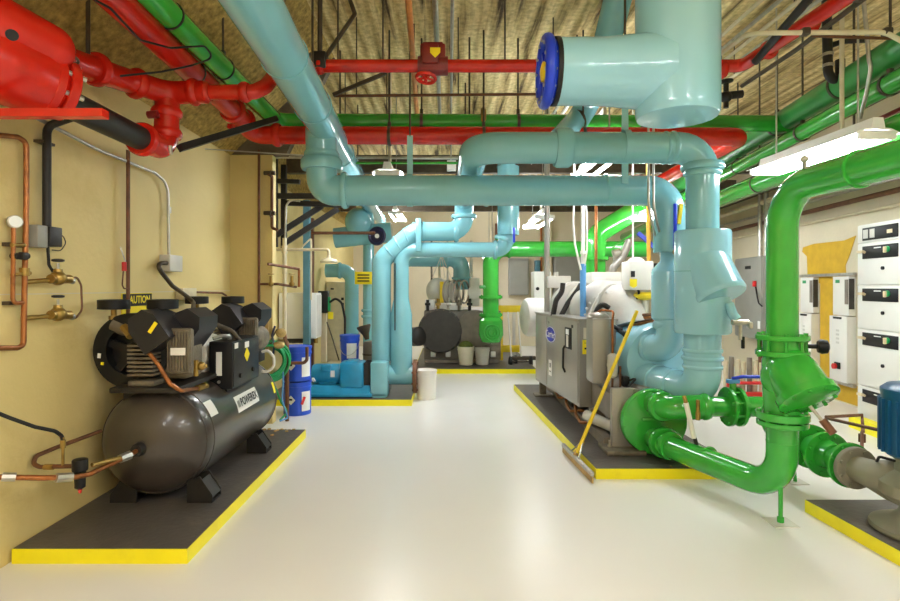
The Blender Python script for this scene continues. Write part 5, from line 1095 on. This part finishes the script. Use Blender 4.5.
# far wall: panels and pipes
for k, (x0, x1, z0, z1, m, lab) in enumerate([(1.50, 1.98, 1.25, 2.15, PANEL, 'grey electrical panel on the far wall'), (2.6, 3.4, 1.2, 2.2, PANEL, 'dark wide panel on the far wall behind the chiller casing'), (2.14, 2.26, 1.1, 2.1, MBLUE, 'narrow blue panel on the far wall')]):
    t = thing('wall_panel', ((x0+x1)/2, YB-.05, z0), lab, 'electrical panel'); part(t, 'cabinet', m, lambda b: b.bb((x0, YB-.16, z0), (x1, YB-.002, z1), .01)); part(t, 'door', m, lambda b: b.bb((x0+.03, YB-.17, z0+.04), (x1-.03, YB-.159, z1-.04)))
for k, (x, r_, m, lab) in enumerate([(1.62+.9, .05, CREAM, 'thick cream pipe'), (1.20, .03, RUST, 'rusty pipe'), (1.06, .025, CREAM, 'slim cream pipe'), (2.3, .03, COPPER, 'copper pipe')]):
    tag(MB().cyl((x, YB-.08, 0), (x, YB-.08, 3.0), r_, n=12).build('wall_pipe', m), lab+' running up the far wall', 'pipe')
t = thing('white_cabinet', (1.9, 9.4, .09), 'white upright control cabinet behind the grey pole', 'electrical cabinet')
part(t, 'case', WHITE, lambda b: b.bb((1.52, 9.6, .8), (1.82, 9.95, 1.72), .01)); part(t, 'stand', LGREY, lambda b: b.bb((1.62, 9.7, 0), (1.72, 9.85, .82)))
part(t, 'latch', BLK, lambda b: b.cyl((1.58, 9.6, 1.42), (1.58, 9.58, 1.42), .03, n=12))
# ------------------------------------------------------------------ upright conduits near the chiller
pp('grey_pole', 'grey steel pole rising from behind the chiller cabinet to the ceiling', 'pole', [(547, 318, 7.1), (547, -60, 7.1)][:1]+[(547, 20, 7.1)], .036, GREYP)
t = thing('white_cable_drop', P(583, 325, 5.9), 'white cable drop with a light blue lower sleeve going down to the chiller', 'conduit')
part(t, 'sleeve', SKYB, lambda b: b.cyl(P(583, 322, 5.9), P(583, 264, 5.9), .032, n=14), 'light blue sleeve')
part(t, 'cable', WHITE, lambda b: b.cyl(P(583, 266, 5.9), (P(583, 266, 5.9).x, 5.9, CEIL-.01), .022, n=12))
part(t, 'side_cable', WHITE, lambda b: b.tube([P(581, 270, 5.88), P(575, 245, 5.88), P(573, 222, 5.88), P(574, 200, 5.88), (P(574, 200, 5.88).x, 5.88, CEIL-.01)], .011, .1, 10))
part(t, 'side_cable', WHITE, lambda b: b.tube([P(584, 268, 5.88), P(587, 250, 5.88), P(587, 215, 5.88), P(585, 200, 5.88)], .010, .1, 10))
part(t, 'tie', WHITE, lambda b: b.cyl(P(583, 254, 5.88), P(583, 251, 5.88), .032, n=12))
pp('orange_upright_pipe', 'thin orange pipe upright in front of the wide green riser', 'pipe', [(596, 275, 8.2), (596, 222, 8.2), (596, 60, 8.2)], .022, COPPER)
pp('yellow_upright_pipe', 'yellow upright pipe behind the white valve actuator', 'pipe', [(649, 265, 6.0), (648, 205, 6.0), (648, 120, 6.0)], .022, ORANGE)
pp('white_upright_conduit', 'slim white conduit dropping just in front of the yellow upright pipe', 'conduit', [(633, 318, 5.75), (633, 240, 5.75), (633, 100, 5.75)], .010, WHITE)
for k, px in enumerate((648.5, 653.5)):
    tag(MB().tube([(P(px, 150, 4.60).x, 4.60, CEIL-.01), P(px, 205, 4.60), P(px+4, 225, 4.65), P(px+11, 250, 5.0), P(px+14, 272, 5.3)], .010, .3, 10).build('thin_conduit', STEEL), 'one of two slim grey conduits crossing the blue-green pipe and bending down', 'conduit', 'slim conduits before the blue-green pipe')
tag(MB().box(P(646, 240, 6.2), (.24, .03, .045), rot=M.Rotation(.72, 3, 'Y')).build('lever_handle', HBLUE), 'dark blue slanting valve lever above the white actuator', 'handle')
tag(MB().tube([P(612, 248, 6.6), P(618, 243, 6.6), P(634, 234, 6.4)], .012, .02, 8).build('green_bar', GREEN), 'pale green bar slanting above the white casing', 'bar')
t = thing('steel_fittings', P(618, 262, 6.9), 'cluster of grey steel fittings above the white casing', 'fitting')
part(t, 'body', GREYP, lambda b: b.tube([P(612, 285, 6.9), P(613, 268, 6.9), P(622, 258, 6.9), P(630, 240, 6.9)], .05, .05, 12))
part(t, 'flange_stack', STEEL, lambda b: (b.cyl(P(613, 254, 6.9), P(620, 252, 6.9), .05, n=14), b.cyl(P(615, 252, 6.9), P(615, 270, 6.9), .025, n=10)))
# ------------------------------------------------------------------ ceiling services
def ceil_run(name, label, cat, p, q, r, m, n=10, drops=(), group=None):
    p, q = V(p), V(q); t = thing(name, (p+q)/2, label, cat, group); part(t, 'run', m, lambda b: b.cyl(p, q, r, n=n))
    for f in drops: c = p.lerp(q, f); rod(t, c, CEIL, .006)
    return t
t = ceil_run('copper_ceiling_pipe', 'copper pipe running along under the ceiling beside the handwheel valve', 'pipe', (-.21, 2.0, 3.42), (-.37, 7.2, 3.42), .024, BCOPPER, 14, (.3, .6, .9))
tb = ceil_run('black_ceiling_pipe', 'black crosswise pipe just under the ceiling with a capped end', 'pipe', P(373, 23.5, 5.6), P(640, 23.5, 5.6), .020, BLACKP, 12, (.02, .3, .57, .85))
part(tb, 'pipe_cap', BLACKP, lambda b: b.cyl(P(373, 14, 5.6), P(373, 27, 5.6), .045, n=14))
part(tb, 'sprinkler_head', BLACKP, lambda b: b.lathe(P(475, 33, 5.6), Z, [(0, .05), (.03, .055), (.07, .02), (.14, .02)], 16))
ceil_run('brown_ceiling_pipe', 'thin rusty crosswise pipe between the sprinkler pipe and the green main', 'pipe', P(334, 96, 5.0), P(560, 94, 5.0), .013, RUST, 10, (.1, .55, .97))
tag(MB().box((P(333, 95, 4.9)+P(386, 73, 4.9))/2, ((P(386, 73, 4.9)-P(333, 95, 4.9)).length, .03, .03), rot=V((1, 0, 0)).rotation_difference(P(386, 73, 4.9)-P(333, 95, 4.9)).to_matrix()).build('brace_bar', DSTEEL), 'thin dark brace slanting between the rusty crosswise pipe and the sprinkler pipe', 'brace')
for k, (px, lab) in enumerate([(440, 'grey conduit running back under the ceiling right above the handwheel valve'), (451, 'slim grey conduit beside the one above the handwheel valve')]):
    x = (px-CX)*6/F; ceil_run('ceiling_conduit', lab, 'conduit', (x*1.0-.01, 2.2, 3.55), (x*1.15, 7.4, 3.55), .022 if k == 0 else .014, STEEL, 10, (.4, .9))
ceil_run('cross_strut', 'pale steel strut crossing below the red crosswise main', 'strut', P(262, 157, 6.2), P(470, 158, 6.2), .018, STEEL, 8, (.4, .6))
ceil_run('cross_strut', 'thin grey wire run from the wall corner to the blue-green elbow', 'strut', P(205, 149, 5.0), P(330, 157, 5.2), .006, STEEL, 6)
for k in range(5):
    x0 = 2.02+.13*k
    ceil_run('ceiling_conduit', 'pale conduit of the parallel rack under the ceiling beyond the capped pipe', 'conduit', (x0+.42, 2.2, 3.66-.015*k), (x0+.35, 9.0, 3.66-.015*k), .016, STEEL if k % 2 else CREAM, 8, (.3, .5, .7), 'conduits of the ceiling rack')
for k in range(6):
    x0 = 1.12+.10*k
    ceil_run('ceiling_conduit', 'pale conduit of the bundle running back behind the capped pipe', 'conduit', (x0, 4.2, 3.30), (x0+.05, 10, 3.30), .018, WHITE if k % 2 else STEEL, 8, (.35,), 'conduits of the bundle behind the capped pipe')
t = thing('bent_conduit', P(820, 31, 3.6), 'pale conduit crossing in front of the red sprinkler pipe and bending down at its end', 'conduit')
part(t, 'conduit', CREAM, lambda b: b.tube([P(718, 56, 4.6), P(748, 33, 3.6), P(885, 32, 3.6), P(900, 40, 3.55), P(930, 60, 3.5)], .016, .10, 12))
for px in (805, 887): part(t, 'coupling', DSTEEL, lambda b: b.box(P(px, 32, 3.6), (.05, .05, .045), bev=.006))
pp('rusty_conduit', 'thin rusty conduit just below the pale bent conduit', 'conduit', [(812, 36, 3.75), (905, 39, 3.75)], .010, RUST)
t = thing('black_trap_pipe', P(836, 50, 4.4), 'black pipe with a hooked trap and pale bands hanging under the ceiling', 'pipe')
part(t, 'pipe', BLACKP, lambda b: b.tube([(P(826, 20, 4.4).x, 4.4, CEIL-.01), P(827, 28, 4.4), P(828, 74, 4.4), P(834, 81, 4.4), P(840, 76, 4.4), P(840, 60, 4.4)], .035, .10, 14))
for y in (53, 64): part(t, 'pale_band', STEEL, lambda b: b.cyl(P(828, y, 4.4), P(828, y+3, 4.4), .039, n=14))
part(t, 'side_arm', BLACKP, lambda b: b.tube([P(829, 46, 4.4), P(845, 41, 4.4), P(866, 40, 4.4)], .022, .03, 10))
pp('black_sloping_pipe', 'black pipe sloping up above the red sprinkler pipe', 'pipe', [(755, 62, 4.1), (782, 30, 3.8), (808, 0, 3.5), (820, -15, 3.4)], .028, BLACKP)
pp('dark_angle_bar', 'long dark bar running below and along the red sprinkler pipe', 'bar', [(742, 86, 5.0), (796, 50, 4.2), (862, 0, 3.4), (880, -14, 3.2)], .018, DSTEEL)
t = thing('ceiling_valve', P(726, 95, 4.8), 'black valve with a small handle hanging under the red sprinkler elbow', 'valve')
part(t, 'body', BLACKP, lambda b: (b.cyl(P(718, 97, 4.8), P(742, 94, 4.8), .035, n=12), b.cyl(P(726, 108, 4.8), P(726, 84, 4.8), .022, n=10), b.ball(P(726, 97, 4.8), .05)))
part(t, 'handle', BLACKP, lambda b: b.lathe(P(726, 83, 4.8), Z, [(0, .03), (.01, .06), (.02, .06), (.03, .02)], 16))
tag(MB().tube([P(863, -5, 3.9), P(866, 25, 3.9), P(869, 60, 3.9), P(871, 68, 3.9), P(866, 95, 4.0), P(860, 118, 4.1)], .014, .1, 10).build('flexible_conduit', STEEL), 'silver flexible conduit dangling above the end of the lamp', 'conduit')
for k, (px, y0, Y) in enumerate([(776, 100, 5.0), (760, 108, 5.2), (763, 120, 5.2), (742, 110, 5.5), (885, 20, 4.0)]):
    pass
tag(MB().tube([P(95, 0, 2.6), P(110, 8, 2.7), P(140, 40, 2.9), P(170, 48, 3.2), P(205, 46, 3.4), P(214, 58, 3.5), P(190, 66, 3.5), P(160, 72, 3.3), P(120, 76, 3.2)], .006, .05, 8).build('black_wire', RUBBER), 'black wire looping across the red and green pipes near the ceiling', 'cable')
t = thing('junction_box', P(451, 165, 6.4), 'small white box hanging behind the blue-green cross pipe', 'junction box')
part(t, 'box', WHITE, lambda b: b.bb(P(447, 170, 6.4), P(456, 160, 6.4)+V((0, .08, 0)), .006)); part(t, 'drop', STEEL, lambda b: b.cyl(P(451, 160, 6.44), (P(451, 160, 6.44).x, 6.44, CEIL-.01), .008, n=8))
t = thing('small_green_pipe', P(400, 163, 6.0), 'thin green crosswise pipe below the red main', 'pipe'); part(t, 'run', GREEN, lambda b: b.cyl(P(350, 163, 6.0), P(470, 163, 6.0), .014, n=8))
# light metal beams over the far half of the room
for k, (y, lab) in enumerate([(7.7, 'dark ceiling beam above the middle of the room, nearest of the three'), (9.5, 'dark ceiling beam above the far pad'), (11.6, 'dark ceiling beam closest to the far wall')]):
    tag(MB().bb((-2.25, y, 3.05), (5.0, y+.12, 3.3)).build('ceiling_beam', DSTEEL), lab, 'beam')
